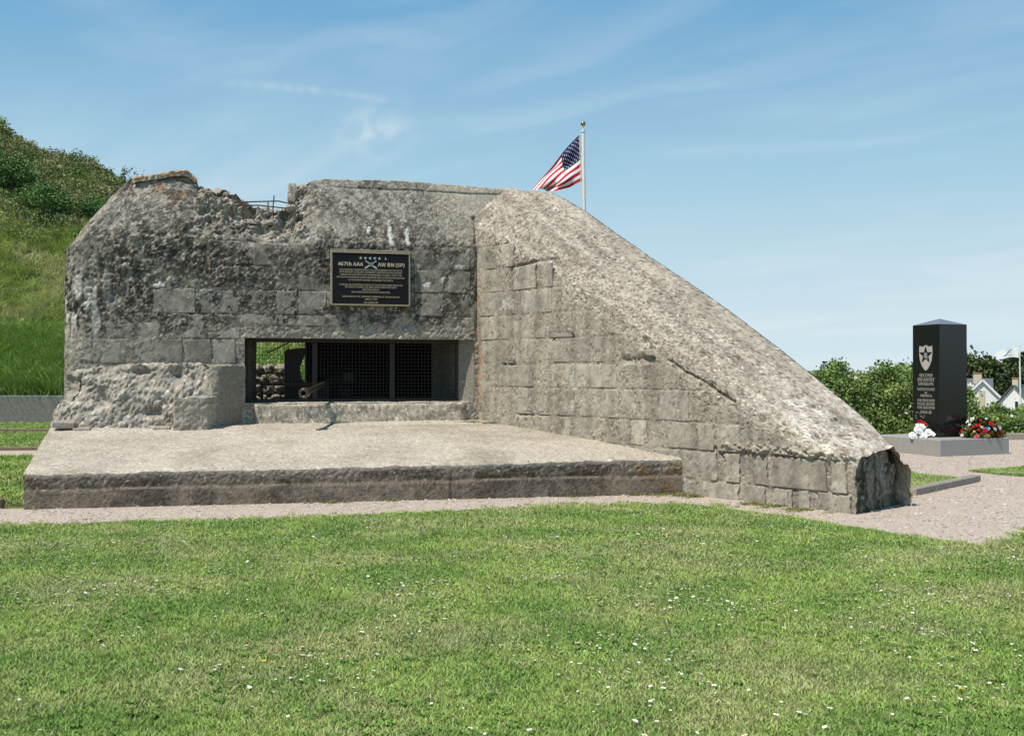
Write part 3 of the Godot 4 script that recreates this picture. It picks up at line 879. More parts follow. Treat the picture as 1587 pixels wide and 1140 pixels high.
func build_body() -> void:
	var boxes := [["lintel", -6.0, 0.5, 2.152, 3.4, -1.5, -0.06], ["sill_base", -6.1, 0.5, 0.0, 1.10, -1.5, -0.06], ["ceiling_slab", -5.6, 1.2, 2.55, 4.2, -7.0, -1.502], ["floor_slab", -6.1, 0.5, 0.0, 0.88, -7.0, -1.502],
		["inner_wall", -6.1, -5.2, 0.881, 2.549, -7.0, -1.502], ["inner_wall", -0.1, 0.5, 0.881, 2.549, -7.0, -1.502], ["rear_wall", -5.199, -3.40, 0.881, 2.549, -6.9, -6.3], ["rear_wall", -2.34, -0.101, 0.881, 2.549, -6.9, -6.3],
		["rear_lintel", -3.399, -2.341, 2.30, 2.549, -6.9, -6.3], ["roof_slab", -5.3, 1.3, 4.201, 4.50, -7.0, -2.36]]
	for b in boxes:
		obj(b[0], box_mesh(Vector3((b[1] + b[2]) / 2, (b[3] + b[4]) / 2, (b[5] + b[6]) / 2), Vector3(b[2] - b[1], b[4] - b[3], b[6] - b[5])), M.concrete_flat if b[0] in ["roof_slab", "sill_base", "lintel"] else M.shade_concrete, bunker)
	obj("cheek", prism(PackedVector2Array([Vector2(-3.74, -0.03), Vector2(-3.72, -0.3), Vector2(-3.53, -1.3), Vector2(-3.62, -1.5), Vector2(-6.1, -1.5), Vector2(-6.1, -0.06), Vector2(-3.9, -0.05)]), 1.101, 2.151), M.concrete_flat, bunker)
	obj("cheek", prism(PackedVector2Array([Vector2(-0.075, -0.03), Vector2(-0.28, -0.28), Vector2(-0.39, -1.3), Vector2(-0.5, -1.5), Vector2(0.5, -1.5), Vector2(0.5, -0.03)]), 1.101, 2.151), M.concrete_flat, bunker)
	# sill top, weathered
	rock_grid("sill", 150, 22, func(a: float, b: float, out: Array):
		var x := lerpf(-3.72, -0.06, a)
		var z := lerpf(-0.34, 0.055, minf(b / 0.6, 1.0)); var y := 1.145
		y -= 0.06 * b
		if b > 0.6: y = lerpf(1.12, 0.80, (b - 0.6) / 0.4)
		var p := Vector3(x, y, z)
		var n2 := fbm(p, 3.0); var n3 := smp(p, 16.0)
		var xl := ss(-3.62, -3.55, x) * ss(-0.18, -0.3, x)
		if b > 0.3: p.z = lerpf(minf(p.z, -0.06), p.z, xl)
		p += Vector3(0, 0.012 * n2, (0.03 * n2 + 0.014 * n3) * ss(0.4, 0.6, b))
		var c := Color(0.44, 0.40, 0.335).lerp(GREY, clampf(0.3 - n2, 0, 1) * 0.8)
		var hh := hash2(floorf(x * 40.0), floorf(y * 40.0 + z * 20.0))
		if hh > 0.92: c = c.lerp(LIME, 0.8)
		elif hh < 0.1: c = c * 0.6
		if absf(x + 3.6) < 0.05: c = c.lerp(Color(0.42, 0.2, 0.15), 0.5)
		c.a = 1.0
		out[0] = p; out[1] = c, M.concrete, bunker)
	# thin cap on the roof's left corner, edged with lichen
	rock_grid("roof_cap", 60, 16, func(a: float, b: float, out: Array):
		var x := lerpf(-5.42, -4.46, a)
		var top := pw(x, [-5.42, -5.1, -4.8, -4.60, -4.46], [4.63, 4.705, 4.77, 4.78, 4.67])
		var z := 0.0; var y := 0.0
		if b < 0.45: y = lerpf(top - 0.09, top, b / 0.45); z = -0.40 - 0.05 * ss(-4.7, -4.46, x)
		else: y = top + 0.01; z = lerpf(-0.42, -1.3, (b - 0.45) / 0.55)
		var p := Vector3(x, y, z)
		var n2 := fbm(p, 4.0); var n3 := smp(p, 14.0)
		p += Vector3(0, 0.015 * n2, 0.03 * n2 + 0.015 * n3)
		var c := Color(0.32, 0.29, 0.24).lerp(RUSTY, 0.8 * ss(0.0, 0.6, n3 + n2))
		c.a = 1.0
		out[0] = p; out[1] = c, M.concrete, bunker)
	# broken lumps left on the edge of the gap
	var r := RandomNumberGenerator.new(); r.seed = 77
	for q in [[-2.95, 4.50, -0.54, 0.09, 0.24], [-2.74, 4.58, -0.58, 0.15, 0.13], [-3.82, 4.33, -0.60, 0.10, 0.10], [-3.4, 4.16, -0.52, 0.11, 0.08], [-3.15, 4.20, -0.66, 0.12, 0.10], [-3.3, 4.0, -0.32, 0.09, 0.07], [-3.0, 4.24, -0.40, 0.09, 0.10], [-3.62, 3.98, -0.30, 0.12, 0.07]]:
		obj("rubble", stone_mesh(Vector3(q[3], q[4] * 0.62, q[3] * 0.85), r.randi(), 0.33), M.rubble, bunker).position = Vector3(q[0], q[1], q[2])
	# bent reinforcement bars across the gap
	var bars := [[Vector3(-3.95, 4.30, -0.42), Vector3(-3.6, 4.33, -0.40), Vector3(-3.2, 4.36, -0.42), Vector3(-2.8, 4.30, -0.5)], [Vector3(-4.05, 4.24, -0.38), Vector3(-3.5, 4.27, -0.36), Vector3(-3.0, 4.24, -0.40)], [Vector3(-3.28, 3.98, -0.34), Vector3(-3.29, 4.25, -0.37), Vector3(-3.27, 4.44, -0.38)], [Vector3(-3.36, 4.05, -0.5), Vector3(-3.36, 4.35, -0.52)],
		[Vector3(-3.92, 4.02, -0.3), Vector3(-3.93, 4.38, -0.42)], [Vector3(-2.88, 3.9, -0.26), Vector3(-2.9, 4.2, -0.32), Vector3(-2.86, 4.34, -0.38)], [Vector3(-3.85, 4.36, -0.4), Vector3(-3.7, 4.18, -0.30), Vector3(-3.6, 4.05, -0.2)], [Vector3(-3.75, 3.86, -0.06), Vector3(-3.55, 3.84, 0.0), Vector3(-3.44, 3.80, 0.02)], [Vector3(-3.3, 3.95, -0.22), Vector3(-3.16, 3.84, -0.06)]]
	for b in bars:
		var rad := []
		for k in b.size(): rad.append(0.011)
		obj("reinforcement_bar", tube(b, rad, 6), M.rust, bunker)

func stone_mesh(s: Vector3, sd: int, rough: float) -> ArrayMesh:
	var nu := 17; var nv := 11
	var P := PackedVector3Array(); P.resize(nu * nv)
	var C := PackedColorArray()
	for j in nv:
		for i in nu:
			var a := TAU * (i % (nu - 1)) / (nu - 1); var b := PI * j / (nv - 1) - PI / 2
			var d := Vector3(cos(a) * cos(b), sin(b), sin(a) * cos(b))
			var e := d / maxf(maxf(absf(d.x), absf(d.y)), absf(d.z)) 
			d = d.lerp(e, 0.45)
			d *= 1.0 + rough * nf.get_noise_3d(d.x * 1.1 + sd % 97, d.y * 1.1, d.z * 1.1) + rough * 0.35 * nf.get_noise_3d(d.x * 3.0, d.y * 3.0 + sd % 89, d.z * 3.0)
			P[j * nu + i] = d * s
	return grid(nu, nv, P, C, true)

# ---------------------------------------------------------------- the build
func _ready() -> void:
	rng.seed = 20240606
	nz.seed = 11; nz.frequency = 1.0; nz.fractal_octaves = 4; nz.fractal_gain = 0.5
	nz.noise_type = FastNoiseLite.TYPE_SIMPLEX_SMOOTH; nz.fractal_type = FastNoiseLite.FRACTAL_FBM
	nf.seed = 23; nf.frequency = 1.0; nf.noise_type = FastNoiseLite.TYPE_SIMPLEX_SMOOTH; nf.fractal_type = FastNoiseLite.FRACTAL_NONE
	# camera, sky, sun
	var cam := Camera3D.new()
	cam.name = "camera"
	cam.position = Vector3(0, 1.6, 0)
	cam.rotation_degrees.x = 0.2817
	cam.fov = 38.64
	cam.near = 0.1
	cam.far = 6000.0
	add_child(cam)
	cam.current = true
	var env := Environment.new()
	env.background_mode = Environment.BG_SKY
	env.sky = make_sky()
	env.background_energy_multiplier = 1.0
	env.ambient_light_source = Environment.AMBIENT_SOURCE_SKY
	env.tonemap_mode = Environment.TONE_MAPPER_LINEAR
	env.tonemap_exposure = 1.0
	env.sdfgi_enabled = true
	env.ssao_enabled = true
	env.ssil_enabled = true
	var we := WorldEnvironment.new()
	we.name = "world_environment"
	we.environment = env
	add_child(we)
	var sun := DirectionalLight3D.new()
	sun.name = "sun"
	sun.light_energy = 1.6
	sun.light_color = Color(1.0, 0.965, 0.90)
	sun.light_angular_distance = 0.5
	sun.shadow_enabled = true
	add_child(sun)
	var el := deg_to_rad(62.0)
	sun.look_at_from_position(Vector3(-0.77 * cos(el), sin(el), 0.638 * cos(el)) * 50.0, Vector3.ZERO)

	make_materials()
	build_ground()
	build_hill()
	bunker = base("concrete_bunker", BUNKER_AT, BUNKER_TURN)
	tag(bunker, "weathered grey concrete gun bunker with long sloping wing wall", "bunker")
	build_front()
	build_wing()
	for b in WING_BLOCKS:
		for k in range(0, b[2].size(), 2): block_piece(Vector3.ZERO, WD, WN, b[2][k], b[2][k + 1], b[0], minf(b[1], 9.0), true, int(b[0] * 100.0) * 7 + k + 300)
	for b in FRONT_BLOCKS:
		for k in range(0, b[2].size(), 2): block_piece(Vector3.ZERO, Vector3(1, 0, 0), Vector3(0, 0, 1), b[2][k], b[2][k + 1], b[0], b[1], false, int(b[0] * 100.0) * 11 + k + 900)
	build_footing()
	build_body()
	build_apron()
	build_embrasure()
	build_plaque()
	build_monument()
	build_flags()
	build_houses()
	build_plants()
	build_grass()

func make_materials() -> void:
	var s1 := speckle_images(512, 6500, 1.6, 8.0, 0.16, 1)
	var s2 := speckle_images(512, 9000, 1.5, 6.0, 0.16, 2)
	var s3 := speckle_images(512, 3000, 1.2, 5.0, 0.18, 3)
	M.block = vmat(0.92, s3[0], 1.1, s3[1], 0.15)
	M.block.albedo_color = srgb(1.8, 1.8, 1.8)
	M.concrete = vmat(0.92, s1[0], 1.3, s1[1], 0.35)
	M.concrete.albedo_color = srgb(1.84, 1.83, 1.81)
	M.concrete_flat = mat(srgb(0.40, 0.37, 0.31), 0.92)
	M.concrete_flat.albedo_texture = s1[0]; M.concrete_flat.uv1_triplanar = true; M.concrete_flat.uv1_world_triplanar = true; M.concrete_flat.uv1_scale = Vector3.ONE / 1.3
	M.concrete_flat.normal_enabled = true; M.concrete_flat.normal_texture = s1[1]
	M.rubble = M.concrete_flat.duplicate()
	M.rubble.albedo_color = srgb(0.56, 0.51, 0.44)
	M.kerb = M.concrete_flat.duplicate()
	M.kerb.albedo_color = srgb(0.52, 0.46, 0.39)
	M.timber = M.concrete_flat.duplicate()
	M.timber.albedo_color = srgb(0.36, 0.27, 0.20)
	M.retaining = M.concrete_flat.duplicate()
	M.retaining.albedo_color = srgb(0.36, 0.36, 0.335)
	M.shade_concrete = mat(srgb(0.085, 0.078, 0.07), 0.95)  # dark albedo that paints the room's shade into its inside surfaces
	M.gravel = M.concrete_flat.duplicate()
	M.gravel.albedo_texture = s2[0]; M.gravel.normal_texture = s2[1]
	M.gravel.albedo_color = srgb(0.84, 0.70, 0.59)
	M.granite = M.concrete_flat.duplicate()
	M.granite.albedo_texture = s2[0]; M.granite.normal_enabled = false
	M.granite.uv1_scale = Vector3.ONE / 0.6
	M.granite.albedo_color = srgb(0.52, 0.51, 0.49)
	M.granite.roughness = 0.6
	M.rust = mat(srgb(0.085, 0.045, 0.028), 0.85, 0.2)
	M.iron = mat(srgb(0.030, 0.027, 0.025), 0.6, 0.4)
	M.gun_bright = mat(srgb(0.10, 0.085, 0.065), 0.4, 0.7)
	M.silver = mat(srgb(0.50, 0.50, 0.48), 0.4, 0.5)
	M.gun = mat(srgb(0.055, 0.038, 0.028), 0.5, 0.6)
	M.white = mat(srgb(0.80, 0.80, 0.78), 0.5)
	M.leaf = vmat(0.75)
	M.leaf.backlight = Color(0.35, 0.42, 0.16)
	M.leaf.metallic_specular = 0.3
	M.grass = vmat(0.7)
	M.grass.backlight = Color(0.30, 0.36, 0.12)
	M.petal = vmat(0.8)
	M.petal.backlight = Color(0.3, 0.3, 0.3)
	M.soil = vmat(1.0, s2[0], 1.6)
	M.bark = mat(srgb(0.10, 0.075, 0.055), 0.95)

func build_ground() -> void:
	for q in LAWN_EDGE: lawn.append(Vector2(q[0], q[1]))
	lawn.append(Vector2(12, -2)); lawn.append(Vector2(-14, -2))
	# one sheet to the horizon: fine near, coarse far
	var xs := []; var zs := []
	for v in [-3000, -1200, -500, -250, -140, -90, -64]: xs.append(float(v))
	xs += cells(-50, 30, 1.0)
	for v in [30, 40, 55, 80, 120, 200, 400, 900, 3000]: xs.append(float(v))
	for v in [40, 15]: zs.append(float(v))
	zs += cells(5, -60, 1.0)
	for v in [-60, -64, -70, -78, -90, -110, -140, -180, -240, -340, -600, -1200, -4000]: zs.append(float(v))
	var nu := xs.size(); var nv := zs.size()
	var P := PackedVector3Array(); var C := PackedColorArray()
	for z in zs:
		for x in xs:
			P.append(Vector3(x, terrain(x, z), z))
			var n := nf.get_noise_2d(x * 0.5, z * 0.5)
			var c := Color(0.20, 0.25, 0.085).lerp(Color(0.28, 0.26, 0.13), clampf(0.4 + n, 0, 1))
			C.append(c)
	var g := obj("ground", grid(nu, nv, P, C), M.soil)
	tag(g, "", "", "", "structure")
	# gravel
	var gp := PackedVector2Array()
	for i in range(1, LAWN_EDGE.size() - 1): gp.append(Vector2(LAWN_EDGE[i][0], LAWN_EDGE[i][1]))
	for q in [[14.0, -12.5], [16.0, -25.6], [3.0, -25.6], [1.5, -18.0], [-1.0, -15.0], [-5.8, -12.35], [-9.0, -12.25], [-12.0, -12.2]]: gp.append(Vector2(q[0], q[1]))
	flat("gravel_path", gp, 0.006, M.gravel)
	flat("gravel_strip", PackedVector2Array([Vector2(-13.5, -20.2), Vector2(-8.3, -20.2), Vector2(-8.3, -21.6), Vector2(-13.5, -21.6)]), 0.008, M.gravel)
	var grassy := mat(srgb(0.13, 0.15, 0.06), 1.0)
	flat("grass_verge", patch_a, 0.012, grassy)
	flat("grass_verge", patch_b, 0.012, grassy)
	# stones lying loose on the gravel
	var rows := PackedFloat32Array()
	while rows.size() < 11 * 26000:
		var p := Vector2(rng.randf_range(-7.0, 12.0), -rng.randf_range(9.5, 24.0))
		if not Geometry2D.is_point_in_polygon(p, gp) or in_poly(p, patch_a) or in_poly(p, patch_b): continue
		if rng.randf() > 0.35 + 1.2 * maxf(0.0, nf.get_noise_2d(p.x * 0.7, p.y * 0.7)): continue
		var t := rng.randf_range(0.30, 0.62) * (1.25 if rng.randf() < 0.06 else 1.0)
		var s := lerpf(0.006, 0.022, pow(rng.randf(), 3.0))
		rows.append_array([p.x, 0.008, p.y, rng.randf() * TAU, 0.0, 0.0, s, s * 0.6, t, t * rng.randf_range(0.80, 0.93), t * rng.randf_range(0.70, 0.88)])
	var pm := vmat(0.9)
	var peb := scatter("gravel_stones", low_stone(), pm, rows)
	tag(peb, "loose pale pinkish gravel stones on the path round the bunker", "gravel", "", "stuff")
	# kerbs and edgings
	kerb("edging_kerb", Vector3(5.22, 0, -13.70), Vector3(6.86, 0, -15.50), 0.13, 0.10, M.kerb, "low pinkish concrete kerb beside the bunker's shaded wing end")
	kerb("edging_kerb", Vector3(7.60, 0, -16.62), Vector3(12.5, 0, -14.72), 0.10, 0.045, M.kerb, "flush pale kerb along the grass verge in front of the black monument")
	kerb("edging_board", Vector3(-9.5, 0, -12.42), Vector3(-6.02, 0, -12.42), 0.10, 0.12, M.timber, "brown edging board butting against the apron's front left corner")
	kerb("edging_board", Vector3(-14.5, 0, -21.75), Vector3(-9.55, 0, -21.75), 0.10, 0.07, M.timber, "brown edging board behind the narrow gravel strip left of the bunker")
	kerb("edging_board", Vector3(-17.5, 0, -28.2), Vector3(-12.2, 0, -28.2), 0.14, 0.10, M.timber, "dark edging board across the grass nearest the retaining wall")
	kerb("edging_kerb", Vector3(11.9, 0, -25.2), Vector3(15.5, 0, -24.6), 0.25, 0.16, M.kerb, "short grey kerb at the foot of the low hedge right of the monument")

func low_stone() -> ArrayMesh:
	var st := surf()
	st.set_smooth_group(-1)
	var top := Vector3(0.1, 1, 0)
	var r := []
	for k in 6:
		var a := TAU * k / 6.0
		r.append(Vector3(cos(a), 0.25 + 0.2 * (k % 2), sin(a)) * (0.85 + 0.15 * ((k * 7) % 3)))
	for k in 6:
		var a: Vector3 = r[k]; var b: Vector3 = r[(k + 1) % 6]
		st.set_color(Color.WHITE)
		tri(st, top, a, b)
		quad(st, a, Vector3(a.x, -0.3, a.z), Vector3(b.x, -0.3, b.z), b)
	return done(st)

func kerb(called: String, a: Vector3, b: Vector3, w: float, h: float, m: Material, label: String) -> void:
	var d := b - a
	var n := maxi(1, int(d.length() / 1.2))
	var o := base(called, a, atan2(-d.z, d.x))
	var l := d.length() / n
	for i in n:
		obj("edging_piece", box_mesh(Vector3(l * (i + 0.5), h * 0.5 - 0.05, 0.004 * (i % 2)), Vector3(l - 0.008, h + 0.1, w), 0.012), m, o)
	tag(o, label, "kerb" if called == "edging_kerb" else "edging board")

func build_hill() -> void:
	var wall := base("retaining_wall", Vector3(-26.0, 0, -33.85))
	for i in 3:
		obj("wall_panel", box_mesh(Vector3(3.0 + 6.0 * i, 0.40, 0.0), Vector3(5.995, 0.96, 0.28), 0.02), M.retaining, wall)
	tag(wall, "low plain grey concrete retaining wall at the foot of the grassy hill", "wall")

const APRON_CRACKS := [[Vector2(-1.25, 3.8), Vector2(-1.2, 3.0), Vector2(-0.95, 2.1), Vector2(-0.7, 1.4)], [Vector2(-5.2, 0.6), Vector2(-4.8, 1.2), Vector2(-4.1, 1.5)], [Vector2(0.2, 0.45), Vector2(0.75, 1.5), Vector2(1.1, 2.3)], [Vector2(-3.6, 0.35), Vector2(-2.0, 0.40), Vector2(-0.3, 0.42)]]

func build_apron() -> void:
	var o := base("concrete_apron", BUNKER_AT, BUNKER_TURN)
	tag(o, "pale sloping concrete apron slab laid in front of the bunker's embrasure", "slab")
	var f := func(x: float) -> float: return lerpf(3.46, 4.02, (x + 6.28) / 8.1)
	rock_grid("slab_top", 330, 130, func(a: float, b: float, out: Array):
		var z0 := -0.05
		var xf := lerpf(-6.28, 1.84, a)
		var xb := lerpf(-6.50, 0.3, a)
		var x := lerpf(xb, xf, b)
		var z := lerpf(z0, f.call(xf), b)
		var y := lerpf(0.83, lerpf(0.43, 0.49, a), pow(b, 1.12))
		var p := Vector3(x, y, z)
		var n1 := fbm(p, 0.7); var n2 := fbm(p, 3.5); var n3 := smp(p, 16.0)
		var rnd := ss(0.985, 1.0, b)
		p.y += 0.016 * n1 + 0.007 * n2 + 0.004 * n3 - 0.03 * rnd * (1.0 + n2)
		var c := Color(0.42, 0.38, 0.325).lerp(Color(0.33, 0.298, 0.255), clampf(0.35 - n1 - 0.6 * n2, 0, 1))
		c = c.lerp(Color(0.30, 0.24, 0.19), 0.45 * ss(0.1, 0.5, n2 + n1) * ss(-1.5, 1.0, x))
		var hh := hash2(floorf(x * 44.0), floorf(z * 44.0))
		if hh > 0.97: c = c.lerp(LIME, 0.5)
		elif hh < 0.05: c = c * 0.72
		c = c.lerp(c * 0.72, ss(0.06, 0.0, absf(b - 0.17 - 0.01 * n2)) * ss(0.55, 0.7, a) * 0.5)
		var blot := ss(0.10, 0.45, fbm(p + Vector3(20, 0, 7), 0.55))
		c = c.lerp(c * Color(0.74, 0.72, 0.68), blot * 0.7)
		for ck in APRON_CRACKS:
			var cd := seg_dist(Vector2(x, z) + Vector2(n2, n3) * 0.05, ck)
			if cd < 0.03:
				p.y -= 0.018 * ss(0.028, 0.010, cd)
		c = c * (0.9 + 0.2 * hash2(x * 63.0, z * 71.0))
		c.a = 1.0
		out[0] = p; out[1] = c, M.concrete, o, true)
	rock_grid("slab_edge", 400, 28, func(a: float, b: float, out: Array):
		var x := lerpf(-6.28, 1.84, a)
		var top := lerpf(0.43, 0.49, a)
		var y := lerpf(-0.08, top, b)
		var p := Vector3(x, y, f.call(x))
		var n1 := fbm(p, 1.0); var n2 := fbm(p, 4.0); var n3 := smp(p, 17.0)
		var tp := Vector3(x, top, f.call(x))
		var tn := 0.016 * fbm(tp, 0.7) + 0.007 * fbm(tp, 3.5) + 0.004 * smp(tp, 16.0) - 0.03 * (1.0 + fbm(tp, 3.5))
		p.y += tn * ss(0.7, 1.0, b)
		var rel := y / top
		var lp := 0.50 + 0.05 * n1
		var out_ := 0.010 * n2 + 0.009 * n3 * ss(0.5, 0.7, rel)
		out_ += 0.007 * ss(lp + 0.03, lp - 0.01, rel)
		out_ -= 0.014 * exp(-pow((rel - lp - 0.06) / 0.05, 2.0)) * clampf(0.6 + n2, 0, 1)
		out_ -= 0.02 * exp(-pow((x + 1.25) / 0.014, 2.0)) * ss(0.75, 0.6, rel)
		p.z += out_ * ss(1.0, 0.9, b)
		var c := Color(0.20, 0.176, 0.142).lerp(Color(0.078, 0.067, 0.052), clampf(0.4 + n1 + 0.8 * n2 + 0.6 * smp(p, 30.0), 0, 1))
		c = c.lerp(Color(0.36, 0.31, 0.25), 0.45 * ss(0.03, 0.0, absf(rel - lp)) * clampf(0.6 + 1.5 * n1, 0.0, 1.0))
		var hh := hash2(floorf(x * 46.0), floorf(y * 46.0))
		if hh > 0.97: c = c.lerp(LIME, 0.4 * ss(0.4, 0.6, rel))
		elif hh < 0.10: c = c * 0.6
		c = c.lerp(RUSTY * 0.8, 0.5 * ss(0.1, 0.5, n2) * ss(0.6, 1.7, x))
		c = c.lerp(LIME * 0.7, 0.5 * ss(0.85, 1.0, rel))
		c.a = 1.0
		out[0] = p; out[1] = c, M.concrete, o)
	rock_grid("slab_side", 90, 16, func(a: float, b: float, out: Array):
		var z := lerpf(-0.05, 3.46, a)
		var x := lerpf(-6.50, -6.28, a)
		var top := lerpf(0.83, 0.43, pow(a, 1.12)) - 0.015
		var p := Vector3(x, lerpf(-0.08, top, b), z)
		var n2 := fbm(p, 4.0)
		p.x += 0.02 * n2 * ss(0.0, 0.1, 1.0 - a) * ss(1.0, 0.9, b)
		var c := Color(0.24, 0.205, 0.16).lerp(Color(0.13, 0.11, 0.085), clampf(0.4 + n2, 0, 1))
		c.a = 1.0
		out[0] = p; out[1] = c, M.concrete, o)

func build_embrasure() -> void:
	var g := base("embrasure_grille", BUNKER_AT, BUNKER_TURN)
	tag(g, "dark iron frame with wire mesh closing the bunker's embrasure", "grille")
	var z := -0.30
	for b in [[-3.71, 1.165, -0.27, 1.165], [-3.71, 2.115, -0.27, 2.115], [-3.695, 1.19, -3.695, 2.09], [-2.635, 1.19, -2.635, 2.09], [-1.385, 1.19, -1.385, 2.09], [-0.30, 1.19, -0.30, 2.09]]:
		var a := Vector3(b[0], b[1], z); var c := Vector3(b[2], b[3], z)
		var s := Vector3(absf(b[2] - b[0]), absf(b[3] - b[1]), 0.05)
		if s.x == 0: s.x = 0.085 if b[0] > -3.0 and b[0] < -1.0 else 0.05
		else: s.y = 0.05
		obj("frame_bar", box_mesh((a + c) * 0.5, s, 0.006), M.iron, g)
	for pn in [[-3.67, -2.678], [-2.592, -1.428], [-1.342, -0.325]]:
		var st := surf()
		var x: float = pn[0]
		while x < pn[1]:
			add_box(st, Vector3(x, 1.64, z), Vector3(0.005, 0.90, 0.005))
			x += 0.056
		var y := 1.215
		while y < 2.09:
			add_box(st, Vector3((pn[0] + pn[1]) / 2, y, z + 0.0045), Vector3(pn[1] - pn[0], 0.005, 0.005))
			y += 0.056
		var w := obj("wire_mesh", done(st), M.iron, g)
		tag(w, "", "", "", "stuff")
	# anti-tank gun
	var gun := base("field_gun", BUNKER_AT, BUNKER_TURN)
	tag(gun, "rusty gun barrel with round muzzle poking through the embrasure mesh", "gun")
	var m0 := Vector3(-2.90, 1.30, 1.02)
	var bk := Vector3(-1.78, 1.66, -2.4)
	var dr := (bk - m0).normalized()
	obj("barrel", tube([m0 + dr * 0.26, m0 + dr * 0.28, m0 + dr * 1.4, bk], [0.035, 0.036, 0.042, 0.068], 20), M.gun, gun)
	# muzzle brake, bored through: a lathe
	var prof := [[0.0, 0.046], [-0.012, 0.060], [-0.012, 0.084], [0.0, 0.096], [0.03, 0.103], [0.09, 0.103], [0.11, 0.090], [0.13, 0.062], [0.17, 0.062], [0.185, 0.078], [0.215, 0.082], [0.235, 0.070], [0.26, 0.050]]
	var x1 := dr.cross(Vector3.UP).normalized(); var y1 := dr.cross(x1).normalized()
	var stm := surf(); var stb := surf()
	for i in prof.size() - 1:
		for k in 28:
			var q := []
			for e in [[i, k], [i + 1, k], [i + 1, k + 1], [i, k + 1]]:
				var an: float = TAU * e[1] / 28.0
				q.append(m0 + dr * float(prof[e[0]][0]) + (x1 * cos(an) + y1 * sin(an)) * float(prof[e[0]][1]) * 0.78)
			stm.set_smooth_group(1)
			tri(stm, q[0], q[2], q[1]); tri(stm, q[0], q[3], q[2])
	for k in 28:
		var a0 := TAU * k / 28.0; var a1 := TAU * (k + 1) / 28.0
		var d0 := (x1 * cos(a0) + y1 * sin(a0)) * 0.0365; var d1 := (x1 * cos(a1) + y1 * sin(a1)) * 0.0365
		quad(stb, m0 + d0, m0 + d1, m0 + d1 + dr * 0.25, m0 + d0 + dr * 0.25)
		tri(stb, m0 + dr * 0.25, m0 + d0 + dr * 0.25, m0 + d1 + dr * 0.25)
	obj("muzzle_brake", done(stm), M.gun_bright, gun)
	obj("bore", done(stb), M.iron, gun)
	# shield plate, cradle, mount
	var sh := surf()
	var poly := [Vector2(-3.02, 2.00), Vector2(-2.68, 2.03), Vector2(-2.74, 1.86), Vector2(-2.80, 1.70), Vector2(-2.78, 1.52), Vector2(-2.72, 1.44), Vector2(-2.3, 1.42), Vector2(-2.3, 0.95), Vector2(-3.06, 0.95), Vector2(-3.06, 1.96)]
	var idx := Geometry2D.triangulate_polygon(PackedVector2Array(poly))
	for zz in [-1.30, -1.315]:
		for i in range(0, idx.size(), 3):
			for v in 3: sh.add_vertex(Vector3(poly[idx[i + v]].x, poly[idx[i + v]].y, zz))
	for i in poly.size():
		var a: Vector2 = poly[i]; var b: Vector2 = poly[(i + 1) % poly.size()]
		quad(sh, Vector3(a.x, a.y, -1.3), Vector3(b.x, b.y, -1.3), Vector3(b.x, b.y, -1.315), Vector3(a.x, a.y, -1.315))
	obj("shield", done(sh), M.iron, gun)
	obj("cradle", box_mesh(Vector3(-1.98, 1.52, -1.9), Vector3(0.24, 0.2, 1.1), 0.03), M.iron, gun)
	obj("mount", tube([Vector3(-1.98, 0.87, -2.0), Vector3(-1.98, 1.45, -2.0)], [0.32, 0.16], 16), M.iron, gun)
	var rail := base("interior_rail", BUNKER_AT, BUNKER_TURN)
	tag(rail, "dark iron handrail standing inside the embrasure left of the gun", "rail")
	obj("top_bar", box_mesh(Vector3(-2.98, 1.41, -0.9), Vector3(0.96, 0.04, 0.04), 0.005), M.rust, rail)
	obj("post", box_mesh(Vector3(-3.44, 1.13, -0.9), Vector3(0.045, 0.52, 0.04), 0.005), M.iron, rail)
	obj("post", box_mesh(Vector3(-2.52, 1.13, -0.9), Vector3(0.045, 0.52, 0.04), 0.005), M.iron, rail)
	obj("brace_rod", tube([Vector3(-3.36, 1.93, -0.9), Vector3(-2.9, 2.16, -0.9)], [0.012, 0.012], 6), M.iron, rail)
	# rubble wall outside the rear doorway
	var rw := base("rubble_wall", BUNKER_AT, BUNKER_TURN)
	tag(rw, "rough stone wall seen through the bunker's rear doorway", "wall")
	var r := RandomNumberGenerator.new(); r.seed = 31
	for j in 9:
		for i in 9:
			var x := -4.3 + 0.27 * i + 0.13 * (j % 2)
			if (x > -2.6 and j > 5) or j > 7: continue
			var s := obj("stone", stone_mesh(Vector3(0.145, 0.115, 0.16), r.randi(), 0.3), M.rubble, rw)
			s.position = Vector3(x + r.randf_range(-0.02, 0.02), 0.11 + 0.225 * j, -8.4 + r.randf_range(-0.04, 0.04))

func lettering(parent: Node, called: String, txt: String, size: float, at: Vector3, m: Material, wide := 0.0, turn := 0.0, serif := false, weight := 700) -> void:
	var t := TextMesh.new()
	t.text = txt
	var f := SystemFont.new()
	f.font_names = PackedStringArray(["Droid Serif" if serif else "Droid Sans"])
	f.font_weight = weight
	t.font = f
	t.font_size = 32
	t.pixel_size = size / 32.0
	t.depth = 0.004
	t.curve_step = 4.0
	var o := obj(called, t, m, parent)
	o.position = at
	o.rotation.y = turn
	if wide > 0.0:
		var w := t.get_aabb().size.x
		if w > wide: o.scale.x = wide / w

func star_poly(c: Vector2, ro: float, ri: float) -> PackedVector2Array:
	var p := PackedVector2Array()
	for k in 10:
		var a := PI / 2 + PI * k / 5.0
		p.append(c + Vector2(cos(a), sin(a)) * (ro if k % 2 == 0 else ri))
	return p

